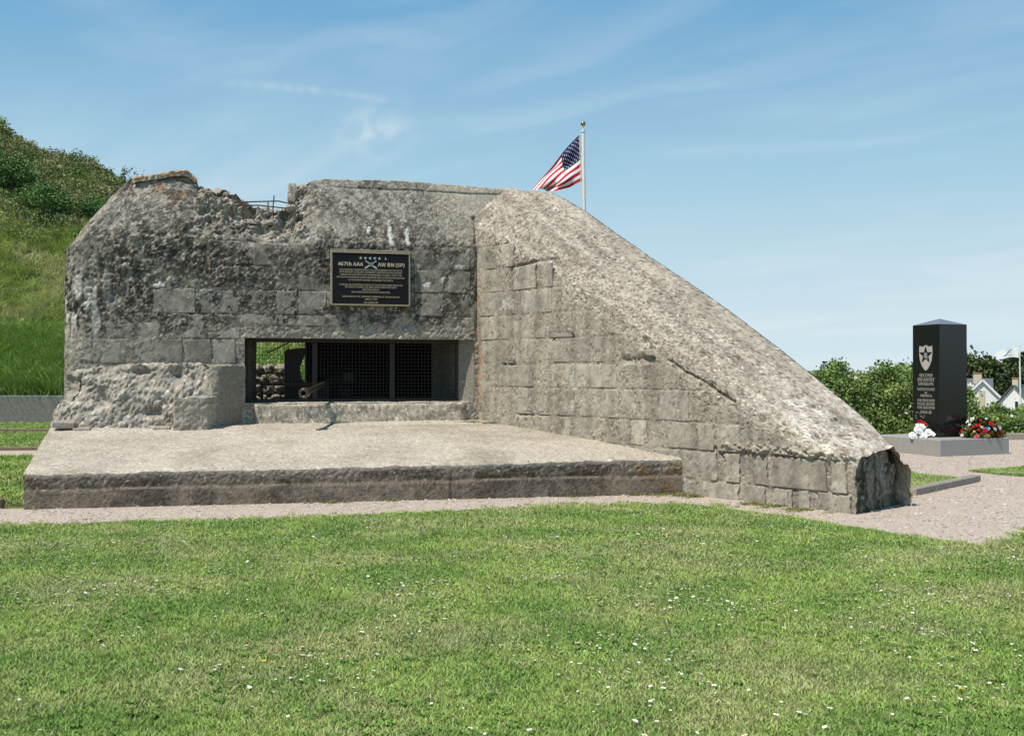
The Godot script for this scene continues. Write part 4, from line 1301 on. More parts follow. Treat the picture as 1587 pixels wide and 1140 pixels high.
func plate_poly(poly: PackedVector2Array, z0: float, z1: float) -> ArrayMesh:     # x,y outline, facing +z
	var st := surf()
	st.set_smooth_group(-1)
	if Geometry2D.is_polygon_clockwise(poly): poly.reverse()
	var idx := Geometry2D.triangulate_polygon(poly)
	for i in range(0, idx.size(), 3):
		var a := poly[idx[i]]; var b := poly[idx[i + 1]]; var c := poly[idx[i + 2]]
		if (b - a).cross(c - a) > 0:
			var t := b; b = c; c = t
		tri(st, Vector3(a.x, a.y, z1), Vector3(b.x, b.y, z1), Vector3(c.x, c.y, z1))
	for i in poly.size():
		var a := poly[i]; var b := poly[(i + 1) % poly.size()]
		var q := [Vector3(a.x, a.y, z0), Vector3(a.x, a.y, z1), Vector3(b.x, b.y, z1), Vector3(b.x, b.y, z0)]
		quad(st, q[0], q[1], q[2], q[3])
	return done(st)

func build_plaque() -> void:
	var p := base("memorial_plaque", BUNKER_AT, BUNKER_TURN)
	tag(p, "black memorial plaque with gilt lettering fixed above the embrasure", "plaque")
	var cx := -1.78; var w := 1.26; var y0 := 2.675; var y1 := 3.525; var z := 0.075
	var gilt := mat(srgb(0.33, 0.265, 0.18), 0.55, 0.3)
	var letter := mat(srgb(0.55, 0.46, 0.32), 0.6, 0.1)
	var black := mat(srgb(0.012, 0.013, 0.016), 0.65)
	black.metallic_specular = 0.25
	obj("mounting_board", box_mesh(Vector3(cx, (y0 + y1) / 2 + 0.02, 0.02), Vector3(w + 0.02, y1 - y0 + 0.04, 0.08), 0.008), M.concrete_flat, p)
	obj("plate", box_mesh(Vector3(cx, (y0 + y1) / 2, z), Vector3(w - 0.02, y1 - y0 - 0.02, 0.02), 0.003), black, p)
	for e in [[0.0, y1 - 0.009, w, 0.022], [0.0, y0 + 0.009, w, 0.022]]:
		obj("border", box_mesh(Vector3(cx, e[1], z + 0.004), Vector3(e[2], e[3], 0.03), 0.004), gilt, p)
	for sx in [-1.0, 1.0]:
		obj("border", box_mesh(Vector3(cx + sx * (w / 2 - 0.011), (y0 + y1) / 2, z + 0.004), Vector3(0.022, y1 - y0 - 0.042, 0.03), 0.004), gilt, p)
	var zl := z + 0.013
	lettering(p, "lettering", "467th AAA", 0.082, Vector3(cx - 0.325, 3.33, zl), letter)
	lettering(p, "lettering", "AW BN (SP)", 0.082, Vector3(cx + 0.325, 3.33, zl), letter)
	for k in 5:
		obj("star", plate_poly(star_poly(Vector2(cx - 0.165 + 0.075 * k, 3.428), 0.03, 0.012), z + 0.008, zl + 0.004), M.silver, p)
	obj("arrowhead", plate_poly(PackedVector2Array([Vector2(cx + 0.215, 3.405), Vector2(cx + 0.232, 3.455), Vector2(cx + 0.25, 3.405), Vector2(cx + 0.232, 3.418)]), z + 0.008, zl + 0.004), M.silver, p)
	# crossed cannon with an oval shield
	for sg in [-1.0, 1.0]:
		var q := PackedVector2Array()
		for v in [[-0.11, 0.012], [-0.085, 0.014], [0.02, 0.009], [0.085, 0.006], [0.09, 0.011], [0.105, 0.011], [0.105, -0.011], [0.09, -0.011], [0.085, -0.006], [0.02, -0.009], [-0.085, -0.014], [-0.11, -0.012], [-0.122, 0.0]]:
			var pt := Vector2(v[0] * sg, v[1]).rotated(0.58 * sg)
			q.append(Vector2(cx - 0.003, 3.33) + pt)
		obj("emblem_cannon", plate_poly(q, z + 0.008, zl + 0.003 + 0.001 * sg), M.silver, p)
	var ov := PackedVector2Array()
	for k in 16: ov.append(Vector2(cx - 0.003 + 0.028 * cos(TAU * k / 16.0), 3.33 + 0.038 * sin(TAU * k / 16.0)))
	obj("emblem_shield", plate_poly(ov, z + 0.008, zl + 0.006), mat(srgb(0.20, 0.24, 0.20), 0.4, 0.5), p)
	var lines := [["THIS BUNKER COMMEMORATES THE ACHIEVEMENTS OF THE 467TH", 3.239, 1.13], ["ANTI-AIRCRAFT ARTILLERY AUTOMATIC WEAPONS BATTALION WHO", 3.202, 1.12], ["LANDED ON THIS BEACH ON THE MORNING OF JUNE 6, 1944. THIS", 3.162, 1.11], ["BATTALION SUPPORTED HEAVY ENGINEER FIRE IN THE NEUTRALIZATION", 3.121, 1.14], ["OF THE ENEMY BUNKERS GUARDING THE BEACH.", 3.078, 0.84],
		["A SPECIAL RECOGNITION IS MADE TO THOSE WHO WERE KILLED OR", 3.002, 1.15], ["WOUNDED DURING THIS AND LATER CAMPAIGNS INTO", 2.966, 0.92], ["WESTERN EUROPE.", 2.926, 0.32], ["MAY THEIR DEEDS NEVER BE FORGOTTEN.", 2.886, 0.72], ["DEDICATED BY THE SURVIVING MEMBERS OF THE BATTALION", 2.814, 1.04], ["JUNE 6, 1994", 2.773, 0.22], ["PAX VOBISCUM", 2.722, 0.26]]
	for l in lines:
		lettering(p, "lettering", l[0], 0.033, Vector3(cx, l[1], zl), letter, l[2], 0.0, false, 400)

func build_monument() -> void:
	var m := base("granite_monument", Vector3(8.64, 0, -21.18), deg_to_rad(23.0))
	tag(m, "polished black granite monument pillar on a grey plinth beside the hedge", "monument")
	obj("plinth", box_mesh(Vector3(0, 0.14, 0), Vector3(1.8, 0.38, 1.8), 0.012), M.granite, m)
	var hw := 0.36; var y0 := 0.33; var y1 := 2.57
	var black := mat(srgb(0.012, 0.013, 0.014), 0.16)
	black.metallic_specular = 0.5
	obj("pillar", box_mesh(Vector3(0, (y0 + y1) / 2, 0), Vector3(hw * 2, y1 - y0, hw * 2), 0.006), black, m)
	var st := surf()
	st.set_smooth_group(-1)
	var ap := Vector3(0, y1 + 0.13, 0)
	var c4 := [Vector3(-hw, y1, -hw), Vector3(hw, y1, -hw), Vector3(hw, y1, hw), Vector3(-hw, y1, hw)]
	for k in 4: tri(st, c4[(k + 1) % 4], ap, c4[k])
	obj("pyramid_cap", done(st), mat(srgb(0.16, 0.17, 0.19), 0.35), m)
	# the sunlit left face: shield with a star, and lettering
	var turn := -PI / 2
	var pale := mat(srgb(0.42, 0.40, 0.37), 0.6)
	var cut := mat(srgb(0.30, 0.285, 0.26), 0.7)
	var q := PackedVector2Array()
	for v in [[0.0, -0.28], [0.05, -0.25], [0.11, -0.17], [0.155, -0.07], [0.175, 0.05], [0.175, 0.14], [0.165, 0.22], [0.13, 0.205], [0.09, 0.20], [0.05, 0.21], [0.0, 0.235], [-0.05, 0.21], [-0.09, 0.20], [-0.13, 0.205], [-0.165, 0.22], [-0.175, 0.14], [-0.175, 0.05], [-0.155, -0.07], [-0.11, -0.17], [-0.05, -0.25]]:
		q.append(Vector2(v[0], v[1]))
	var cy := 1.93
	var sh := obj("emblem_shield", plate_poly(q, 0.0, 0.006), pale, m)
	sh.position = Vector3(-hw - 0.001, cy, 0); sh.rotation.y = turn
	var s := obj("emblem_star", plate_poly(star_poly(Vector2(0, 0.0), 0.185, 0.074), 0.0, 0.006), black, sh)
	s.position = Vector3(0, 0.03, 0.003)
	var head := PackedVector2Array()
	for v in [[-0.045, 0.02], [-0.035, 0.05], [-0.005, 0.07], [0.03, 0.06], [0.045, 0.03], [0.05, -0.02], [0.055, -0.08], [0.035, -0.07], [0.015, -0.04], [-0.02, -0.06], [-0.03, -0.035], [-0.05, -0.03], [-0.048, -0.005]]: head.append(Vector2(v[0], v[1]))
	var hd := obj("emblem_profile", plate_poly(head, 0.0, 0.005), mat(srgb(0.22, 0.22, 0.225), 0.6), sh)
	hd.position = Vector3(0, 0.02, 0.007)
	var y := 1.555
	for l in [["SECOND", 0.085], ["INFANTRY", 0.085], ["DIVISION", 0.085], ["", 0.02], ["UNITED STATES", 0.07], ["OF", 0.055], ["AMERICA", 0.065], ["", 0.03], ["FOR THOSE WHO", 0.07], ["FOUGHT AND DIED", 0.07], ["FOR FREEDOM", 0.07], ["", 0.02], ["1944-45", 0.085]]:
		if l[0] != "":
			lettering(m, "lettering", l[0], l[1], Vector3(-hw - 0.002, y, 0), cut, 0.46, turn, true)
		y -= l[1] * (1.02 if l[0] != "" else 1.0)
	# flowers
	var fl := base("flower_arrangement", m.transform * Vector3(0.42, 0.33, 0.66), deg_to_rad(23.0))
	tag(fl, "domed wreath of red, white and blue flowers on the plinth", "flowers")
	var r := RandomNumberGenerator.new(); r.seed = 8
	var gst := surf()
	for i in 620:
		var d := Vector3(r.randfn(), absf(r.randfn()), r.randfn()).normalized() * r.randf_range(0.7, 1.06)
		add_leaf(gst, r, Vector3(d.x * 0.44, 0.03 + d.y * 0.36, d.z * 0.26), r.randf_range(0.05, 0.10), Color(0.05, 0.10, 0.03) * r.randf_range(0.6, 1.4))
	obj("greenery", done(gst), M.leaf, fl)
	var cols := [Color(0.50, 0.02, 0.025), Color(0.62, 0.03, 0.03), Color(0.80, 0.80, 0.80), Color(0.80, 0.78, 0.74), Color(0.28, 0.40, 0.75), Color(0.65, 0.50, 0.06), Color(0.60, 0.12, 0.16)]
	var ros := []
	for k in cols.size(): ros.append(rosette(cols[k], 0.055, 40 + k))
	for i in 84:
		var a := i * 2.39996; var e := asin(clampf((i + 0.5) / 84.0, 0, 1))
		var d := Vector3(cos(a) * cos(e), sin(e), sin(a) * cos(e))
		var f := obj("flower_head", ros[[0, 2, 1, 3, 0, 4, 2, 1, 5, 3, 6, 1, 2][r.randi() % 13]], M.petal, fl)
		d *= r.randf_range(0.86, 1.08)
		f.position = Vector3(d.x * 0.43, 0.03 + d.y * 0.36, d.z * 0.27)
		f.basis = Basis(Quaternion(Vector3.UP, d)) * Basis.from_euler(Vector3(r.randf_range(-0.5, 0.5), 0, r.randf_range(-0.5, 0.5))) * Basis.from_scale(Vector3(1, r.randf_range(0.8, 1.4), 1) * r.randf_range(0.5, 1.15))
	var wf := base("white_bouquet", m.transform * Vector3(-0.66, 0.33, 0.12), 0.4)
	tag(wf, "bouquet of big white lilies with red blooms left of the pillar", "flowers")
	var lily := rosette(Color(0.82, 0.82, 0.80), 0.105, 91)
	for q2 in [[-0.12, 0.13, 0.10, 1.0], [0.07, 0.10, 0.16, 0.9], [-0.02, 0.21, 0.05, 1.0], [0.22, 0.05, 0.1, 0.8], [-0.22, 0.04, 0.07, 0.9], [-0.08, 0.03, 0.20, 0.8], [0.10, 0.20, 0.02, 0.7]]:
		var f := obj("lily", lily, M.petal, wf)
		f.position = Vector3(q2[0], q2[1], q2[2])
		f.basis = Basis(Quaternion(Vector3.UP, Vector3(-0.45 + r.randf_range(-0.3, 0.3), 0.75, 0.55 + r.randf_range(-0.3, 0.3)).normalized())) * Basis(Vector3.UP, r.randf() * 3.0) * Basis.from_scale(Vector3.ONE * float(q2[3]))
	for q2 in [[0.03, 0.30, 0.0], [0.10, 0.26, 0.04]]:
		var f := obj("red_bloom", ros[1], M.petal, wf)
		f.position = Vector3(q2[0], q2[1], q2[2]); f.rotation.x = 0.6; f.scale = Vector3.ONE * 1.3
	for k in 9:
		var f := obj("sprig_flower", ros[2], M.petal, wf)
		f.position = Vector3(r.randf_range(-0.08, 0.12), r.randf_range(0.36, 0.50), r.randf_range(-0.05, 0.05)); f.scale = Vector3.ONE * 0.38
	var gs := surf()
	for k in 34: add_leaf(gs, r, Vector3(r.randf_range(-0.2, 0.24), r.randf_range(0.02, 0.26), r.randf_range(-0.16, 0.0)), r.randf_range(0.06, 0.12), Color(0.05, 0.10, 0.03) * r.randf_range(0.6, 1.3))
	obj("leaves", done(gs), M.leaf, wf)

func rosette(c: Color, rad: float, sd: int) -> ArrayMesh:
	var r := RandomNumberGenerator.new(); r.seed = sd
	var st := surf()
	st.set_smooth_group(-1)
	for ring in 3:
		var n: int = [7, 6, 4][ring]
		var rr: float = rad * [1.0, 0.68, 0.36][ring]
		var up: float = rad * [0.12, 0.34, 0.5][ring]
		for k in n:
			var a := TAU * (k + 0.3 * ring) / n + r.randf_range(-0.1, 0.1)
			var d := Vector3(cos(a), 0, sin(a)); var s := Vector3(-sin(a), 0, cos(a)) * rr * 0.52
			var tip := d * rr + Vector3(0, up, 0)
			st.set_color(c * r.randf_range(0.8, 1.15))
			tri(st, Vector3(0, up * 0.2, 0), d * rr * 0.62 + s + Vector3(0, up * 0.75, 0), tip)
			tri(st, Vector3(0, up * 0.2, 0), tip, d * rr * 0.62 - s + Vector3(0, up * 0.75, 0))
	return done(st)

func build_flags() -> void:
	# flag picture: stripes and starred canton
	var W := 380; var H := 200
	var im := Image.create(W, H, false, Image.FORMAT_RGB8)
	for k in 13:
		im.fill_rect(Rect2i(0, int(H * k / 13.0), W, int(H / 13.0) + 1), Color(0.72, 0.08, 0.14) if k % 2 == 0 else Color(0.93, 0.93, 0.93))
	var cw := int(W * 0.4); var ch := int(H * 7 / 13.0)
	im.fill_rect(Rect2i(0, 0, cw, ch), Color(0.10, 0.13, 0.30))
	for j in 9:
		for i in (6 if j % 2 == 0 else 5):
			var c := Vector2(cw * ((i * 2 + 1 + j % 2) / 12.0), ch * ((j + 1) / 10.0))
			var sp := star_poly(c, 5.0, 2.1)
			for y in range(int(c.y) - 6, int(c.y) + 7):
				for x in range(int(c.x) - 6, int(c.x) + 7):
					if Geometry2D.is_point_in_polygon(Vector2(x, 2.0 * c.y - y), sp): im.set_pixel(x, y, Color(0.95, 0.95, 0.95))
	var fm := mat(Color.WHITE, 0.85)
	fm.albedo_texture = ImageTexture.create_from_image(im)
	fm.backlight = Color(0.35, 0.35, 0.35)
	fm.cull_mode = BaseMaterial3D.CULL_DISABLED
	var pole := base("flagpole", Vector3(1.76, 0, -25.0))
	tag(pole, "white flagpole with gilt ball finial standing behind the bunker", "flagpole")
	obj("shaft", tube([Vector3(0.03, 0, 0), Vector3(-0.06, 7.36, 0)], [0.055, 0.038], 14), M.white, pole)
	obj("truck", tube([Vector3(-0.06, 7.345, 0), Vector3(-0.06, 7.385, 0)], [0.052, 0.052], 14), M.white, pole)
	var ball := SphereMesh.new(); ball.radius = 0.062; ball.height = 0.124; ball.radial_segments = 24; ball.rings = 12
	obj("finial", ball, mat(srgb(0.40, 0.30, 0.16), 0.25, 0.8), pole).position = Vector3(-0.06, 7.55, 0)
	obj("finial_stem", tube([Vector3(-0.06, 7.385, 0), Vector3(-0.06, 7.5, 0)], [0.016, 0.02], 8), M.white, pole)
	obj("halyard", tube([Vector3(-0.155, 7.3, 0.02), Vector3(-0.10, 5.0, 0.05), Vector3(-0.05, 1.2, 0.05)], [0.006, 0.006, 0.006], 5), M.white, pole)
	var flag := base("striped_flag", Vector3(1.61, 0, -25.0))
	tag(flag, "red and white striped flag with starred blue canton, drooping from the tall pole", "flag")
	var cloth := func(u: float, v: float) -> Vector3:
		# hoist down the pole; the cloth blows left and sags, folding on itself towards the fly
		var top := Vector3(0, 7.29, 0).lerp(Vector3(-1.12, 6.03, -0.30), u)
		var bot := Vector3(0.05, 6.18, 0).lerp(Vector3(-0.58, 5.90, 0.30), u)
		top.y += 0.05 * sin(PI * u); bot.y -= 0.03 * sin(PI * u)
		var p := top.lerp(bot, v)
		p.x += -0.04 * sin(PI * v) * u
		p.z += 0.20 * u * sin(v * 7.0 + u * 6.0) + 0.10 * u * sin(v * 13.0 - u * 4.0)
		p.x += 0.035 * u * sin(v * 9.0 + u * 3.0)
		p.y += 0.03 * u * sin(v * 8.0 + u * 9.0)
		return p
	var st := surf()
	st.set_smooth_group(1)
	var A := 44; var B := 30
	for j in B:
		for i in A:
			for e in [[0, 0], [1, 0], [1, 1], [0, 0], [1, 1], [0, 1]]:
				var u := float(i + e[0]) / A; var v := float(j + e[1]) / B
				st.set_uv(Vector2(u, v))
				st.add_vertex(cloth.call(u, v))
	var fo := obj("cloth", done(st), fm, flag)
	var hs := surf()
	add_tube(hs, [Vector3(0.012, 7.30, 0), Vector3(0.062, 6.17, 0)], [0.016, 0.016], 6)
	obj("hoist_band", done(hs), M.white, flag)
	# white flag by the houses
	var i2 := Image.create(120, 72, false, Image.FORMAT_RGB8)
	i2.fill(Color(0.94, 0.95, 0.96))
	for y in 72:
		for x in 120:
			var a := (x - 34.0) / 56.0
			var w := absf(y - (52.0 - 34.0 * a + 7.0 * sin(a * 6.0)))
			if a > 0 and a < 1 and w < 6.0 * sin(PI * a): i2.set_pixel(x, y, Color(0.28, 0.50, 0.66))
			if x > 44 and x < 84 and absf(y - 54.0) < 2.0: i2.set_pixel(x, y, Color(0.45, 0.60, 0.50))
	var fm2 := mat(Color.WHITE, 0.85)
	fm2.albedo_texture = ImageTexture.create_from_image(i2)
	fm2.backlight = Color(0.9, 0.9, 0.9)
	var p2 := base("flagpole", Vector3(29.05, -4.0, -60.0))
	tag(p2, "slim white flagpole between the houses and the dark trees", "flagpole")
	obj("shaft", tube([Vector3(0.12, 0, 0), Vector3(0, 7.2, 0)], [0.055, 0.04], 10), M.white, p2)
	obj("finial", tube([Vector3(0, 7.2, 0), Vector3(0, 7.3, 0)], [0.05, 0.02], 8), M.white, p2)
	var f2 := base("white_flag", Vector3(29.0, 0, -60.0), -0.45)
	tag(f2, "small white flag with a blue emblem flying above the houses", "flag")
	st = surf()
	st.set_smooth_group(1)
	for j in 10:
		for i in 18:
			for e in [[0, 0], [1, 0], [1, 1], [0, 0], [1, 1], [0, 1]]:
				var u := float(i + e[0]) / 18.0; var v := float(j + e[1]) / 10.0
				st.set_uv(Vector2(1.0 - u, v))
				st.add_vertex(Vector3(-1.18 * u, 3.08 - 0.60 * v - 0.20 * u + 0.25 * u * v * 0.6 + 0.05 * sin(u * 5.0), 0.12 * sin(u * 7.0 + v)))
	obj("cloth", done(st), fm2, f2)

func gable_house(o: Node3D, w: float, d: float, eave: float, ridge: float, wall: Material, roof: Material) -> void:
	# ridge along x; gables at both ends
	var st := surf()
	var hx := w / 2; var hz := d / 2
	add_box(st, Vector3(0, eave / 2, 0), Vector3(w, eave, d))
	for sx in [-1.0, 1.0]:
		var a := Vector3(sx * hx, eave, -hz); var b := Vector3(sx * hx, eave, hz); var c := Vector3(sx * hx, ridge, 0)
		if sx > 0: tri(st, b, c, a)
		else: tri(st, a, c, b)
	obj("wall", done(st), wall, o)
	var rise := ridge - eave
	for sz in [-1.0, 1.0]:
		var rs := surf()
		var sl := Vector2(hz, rise).length() + 0.4
		var t := Transform3D(Basis(Vector3.RIGHT, sz * atan2(rise, hz)), Vector3(0, ridge, 0))
		add_box(rs, Vector3(0, 0.08, sz * sl / 2), Vector3(w + 0.6, 0.16, sl), 0.02, t)
		obj("roof_slope", done(rs), roof, o)

func build_houses() -> void:
	var white := mat(srgb(0.84, 0.85, 0.86), 0.9)
	var slate := mat(srgb(0.095, 0.105, 0.125), 0.7)
	var cream := mat(srgb(0.62, 0.55, 0.42), 0.9)
	var dark := mat(srgb(0.03, 0.035, 0.04), 0.3)
	var h := base("white_house", Vector3(62.6, -6.0, -152.0), -0.38)
	tag(h, "white house with a cross gable and cream chimney right of the monument", "house")
	gable_house(h, 12.4, 6.5, 3.9, 6.75, white, slate)
	# the cross gable towards us
	var gs := surf()
	var gx := 4.9; var hw := 2.55
	add_box(gs, Vector3(gx, 1.95, 4.2), Vector3(hw * 2, 3.9, 2.2))
	tri(gs, Vector3(gx - hw, 3.9, 5.3), Vector3(gx, 6.6, 5.3), Vector3(gx + hw, 3.9, 5.3))
	obj("gable_wall", done(gs), white, h)
	obj("chimney_breast", box_mesh(Vector3(gx - 0.1, 2.6, 5.36), Vector3(0.8, 5.2, 0.1)), cream, h)
	for sg in [-1.0, 1.0]:
		var rs := surf()
		var sl := Vector2(hw, 2.7).length() + 0.4
		add_box(rs, Vector3(sg * sl / 2, 0.07, 0), Vector3(sl, 0.14, 5.4), 0.01, Transform3D(Basis(Vector3.BACK, -sg * atan2(2.7, hw)), Vector3(gx, 6.62, 2.85)))
		obj("roof_slope", done(rs), slate, h)
		var vb := surf()
		add_box(vb, Vector3(sg * sl / 2, 0.02, 0), Vector3(sl, 0.28, 0.08), 0.01, Transform3D(Basis(Vector3.BACK, -sg * atan2(2.7, hw)), Vector3(gx, 6.62, 5.60)))
		obj("bargeboard", done(vb), white, h)
	var ch := obj("chimney", box_mesh(Vector3(gx - 0.5, 6.8, 2.3), Vector3(1.1, 1.5, 0.8), 0.03), cream, h)
	obj("chimney_cap", box_mesh(Vector3(gx - 0.5, 7.6, 2.3), Vector3(1.25, 0.12, 0.95), 0.03), mat(srgb(0.45, 0.2, 0.12), 0.9), ch)
	for x in [-4.2, -1.2, 1.4]:
		var w := obj("window", box_mesh(Vector3(x, 2.2, 3.27), Vector3(1.1, 1.2, 0.06)), white, h)
		obj("pane", box_mesh(Vector3(x, 2.2, 3.31), Vector3(0.9, 1.0, 0.04)), dark, w)
	var h2 := base("white_house", Vector3(67.6, -6.0, -136.0), 0.62)
	tag(h2, "white house with steep slate roof and end chimney at the picture's right edge", "house")
	gable_house(h2, 9.0, 5.0, 3.4, 6.0, white, slate)
	var c2 := obj("chimney", box_mesh(Vector3(-4.0, 6.2, 0.0), Vector3(0.8, 1.4, 0.75), 0.03), cream, h2)
	obj("chimney_cap", box_mesh(Vector3(-4.0, 6.95, 0.0), Vector3(0.95, 0.12, 0.9), 0.03), mat(srgb(0.45, 0.2, 0.12), 0.9), c2)
	var w2 := obj("window", box_mesh(Vector3(-4.52, 3.6, 0.3), Vector3(0.06, 1.0, 0.5)), white, h2)
	obj("pane", box_mesh(Vector3(-4.56, 3.6, 0.3), Vector3(0.05, 0.85, 0.38)), dark, w2)
	var gw := base("garden_wall", Vector3(48.2, -5.2, -100.0), 0.0)
	tag(gw, "low white garden wall in front of the slate roofed houses", "wall")
	obj("wall_run", box_mesh(Vector3(0, 1.55, 0), Vector3(4.4, 3.1, 0.3), 0.02), white, gw)
	obj("coping", box_mesh(Vector3(0, 3.14, 0), Vector3(4.5, 0.08, 0.4), 0.02), white, gw)
	obj("gate_opening", box_mesh(Vector3(-1.0, 2.6, 0.15), Vector3(0.9, 0.6, 0.06)), dark, gw)

func plant(called: String, mesh: Mesh, at: Vector3, sc: Vector3, turn: float, label: String, category: String, group := "", trunk := 0.0) -> Node3D:
	var o := base(called, at, turn)
	var c := obj("crown", mesh, M.leaf, o)
	c.scale = sc
	if trunk > 0.0:
		c.position.y = trunk * 0.55
		obj("trunk", tube([Vector3(0, -0.3, 0), Vector3(0.1, trunk, 0), Vector3(0.25, trunk * 2.0, 0.1)], [0.28, 0.2, 0.08], 8), M.bark, o)
		for k in 3:
			var a := k * 2.1
			obj("limb", tube([Vector3(0.1, trunk * (0.9 + 0.2 * k), 0), Vector3(cos(a) * 1.4, trunk * (1.5 + 0.25 * k), sin(a) * 1.4)], [0.12, 0.04], 6), M.bark, o)
	else:
		obj("stem", tube([Vector3(0, -0.2, 0), Vector3(0.03, 0.5 * sc.y, 0.02)], [0.05, 0.02], 6), M.bark, o)
	tag(o, label, category, group)
	return o

func build_plants() -> void:
	var r := RandomNumberGenerator.new(); r.seed = 99
	# tall hedge behind the monument and the lower one right of it
	var spray := leaf_spray(14, 0.062, 0.09, 3)
	var hedge := base("hedge", Vector3(7.0, 0, -26.6))
	tag(hedge, "tall bright green rose hedge with white blossoms behind the black monument", "hedge")
	var rows := PackedFloat32Array(); var bl := PackedFloat32Array()
	hedge_rows(rows, bl, r, -5.0, 4.3, 1.78, 1.1, 15000, 160)
	var hf := scatter("foliage", spray, M.leaf, rows, hedge)
	tag(hf, "", "", "", "stuff")
	var hb := scatter("blossoms", rosette(Color(0.8, 0.79, 0.75), 0.05, 5), M.petal, bl, hedge)
	tag(hb, "", "", "", "stuff")
	var st := surf()
	for k in 9: add_tube(st, [Vector3(-4.5 + k * 1.05, -0.05, r.randf_range(-0.3, 0.3)), Vector3(-4.5 + k * 1.05 + r.randf_range(-0.2, 0.2), 1.2, r.randf_range(-0.3, 0.3))], [0.035, 0.012], 5)
	obj("stems", done(st), M.bark, hedge)
	var low := base("low_hedge", Vector3(14.0, 0, -26.4))
	tag(low, "low loose hedge with pale flowers right of the monument, houses beyond", "hedge")
	rows = PackedFloat32Array(); bl = PackedFloat32Array()
	hedge_rows(rows, bl, r, -2.75, 3.2, 0.62, 0.9, 6500, 60)
	tag(scatter("foliage", spray, M.leaf, rows, low), "", "", "", "stuff")
	tag(scatter("blossoms", rosette(Color(0.8, 0.76, 0.72), 0.045, 6), M.petal, bl, low), "", "", "", "stuff")
	# bushes beyond the low hedge
	var bush := [crown_mesh(Vector3(1, 0.8, 1), 130, 70, 0.065, Color(0.145, 0.25, 0.065), 1, 0.7), crown_mesh(Vector3(1, 0.75, 1), 120, 60, 0.075, Color(0.18, 0.31, 0.075), 2, 0.7), crown_mesh(Vector3(1, 0.9, 1), 110, 64, 0.075, Color(0.125, 0.215, 0.07), 3, 0.7)]
	var far := [[11.2, -27.6, 0.8, 0.75, "rounded green bush rising between the monument and the low hedge"], [24.5, -47.0, 1.5, 0.9, "wide green bush standing in front of the cross gable"], [28.0, -50.0, 1.3, 0.8, "green bush below the small white flag"]]
	for q in far:
		plant("bush", bush[r.randi() % 3], Vector3(q[0], terrain(q[0], q[1]), q[1]), Vector3(q[2], q[3], q[2]), r.randf() * TAU, q[4], "bush")
	# scrub on the hill: bushes one can tell apart
	var spots := [[-20.0, 45.0, 1.7, "round dark green bush alone near the middle of the hillside", 2], [-22.4, 46.5, 1.8, "dark bush on the hill just below the skyline scrub", 2], [-24.3, 47.5, 1.7, "large dark bush at the hill's upper left edge", 2], [-18.2, 46.2, 1.5, "dense dark bush on the slope above the bunker's left shoulder", 2], [-22.9, 43.6, 1.2, "bright green bush low in the hillside scrub", 1], [-17.4, 44.4, 1.2, "green bush half hidden by the bunker's rounded left corner", 0]]
	for q in spots:
		plant("hill_bush", bush[q[4]], Vector3(q[0], terrain(q[0], -q[1]) - 0.3, -q[1]), Vector3(q[2], q[2] * 0.8, q[2]) * 0.62, r.randf() * TAU, q[3], "bush")
	# mass of scrub between them
	rows = PackedFloat32Array()
	for i in 62000:
		var x := r.randf_range(-48.0, -8.0); var d := r.randf_range(40.0, 62.0)
		var edge := 42.2 + 1.3 * nf.get_noise_2d(x * 0.35, 2.0) + 0.10 * (maxf(x, -32.0) + 22.0)
		if d < edge: continue
		var hump := maxf(0.0, nf.get_noise_2d(x * 0.7, d * 0.7))
		var y := terrain(x, -d) + r.randf() * (0.22 + 0.55 * hump)
		var t := nf.get_noise_2d(x * 0.5 + 9.0, d * 0.5)
		var c := Color(0.20, 0.28, 0.09).lerp(Color(0.29, 0.305, 0.14), clampf(0.4 + 1.1 * t + 0.4 * ss(46.0, 50.0, d), 0, 1)) * r.randf_range(0.6, 1.4)
		var s := r.randf_range(0.8, 1.4)
		rows.append_array([x, y, -d, r.randf() * TAU, r.randf_range(-0.6, 0.6), r.randf_range(-0.6, 0.6), s, s, c.r, c.g, c.b])
	tag(scatter("hillside_scrub", spray, M.leaf, rows), "dense dark gorse scrub covering the upper hillside", "scrub", "", "stuff")
	# thin twiggy shrubs on the skyline
	for q in [[-18.9, 50.2, 0.9], [-18.0, 50.0, 1.2], [-17.4, 50.3, 0.8]]:
		var o := base("skyline_shrub", Vector3(q[0], terrain(q[0], -q[1]) - 0.1, -q[1]))
		var s2 := surf(); var s3 := surf()
		for k in 9:
			var tip := Vector3(r.randf_range(-0.7, 0.7), r.randf_range(0.5, 1.0) * q[2], r.randf_range(-0.4, 0.4))
			add_tube(s2, [Vector3.ZERO, tip * 0.5 + Vector3(0, 0.1, 0), tip], [0.02, 0.014, 0.006], 4)
			for l in 16: add_leaf(s3, r, tip * r.randf_range(0.4, 1.05) + Vector3(r.randfn(), r.randfn(), r.randfn()) * 0.07, 0.09, Color(0.06, 0.085, 0.035) * r.randf_range(0.7, 1.3))
		obj("stem", done(s2), M.bark, o)
		obj("crown", done(s3), M.leaf, o)
		tag(o, ["lower thin twiggy shrub on the hill's skyline, leftmost of three", "tallest twiggy shrub on the hill's skyline", "thin skyline shrub nearest the bunker's roof corner"][[-18.9, -18.0, -17.4].find(q[0])], "shrub")
	# trees far off beyond the houses
	var tr := [crown_mesh(Vector3(4, 3.6, 4), 150, 34, 0.55, Color(0.085, 0.112, 0.038), 21, 0.6), crown_mesh(Vector3(4, 3.2, 4), 130, 34, 0.55, Color(0.105, 0.118, 0.04), 22, 0.6), crown_mesh(Vector3(3.4, 4.2, 3.4), 130, 34, 0.5, Color(0.06, 0.085, 0.036), 23, 0.6)]
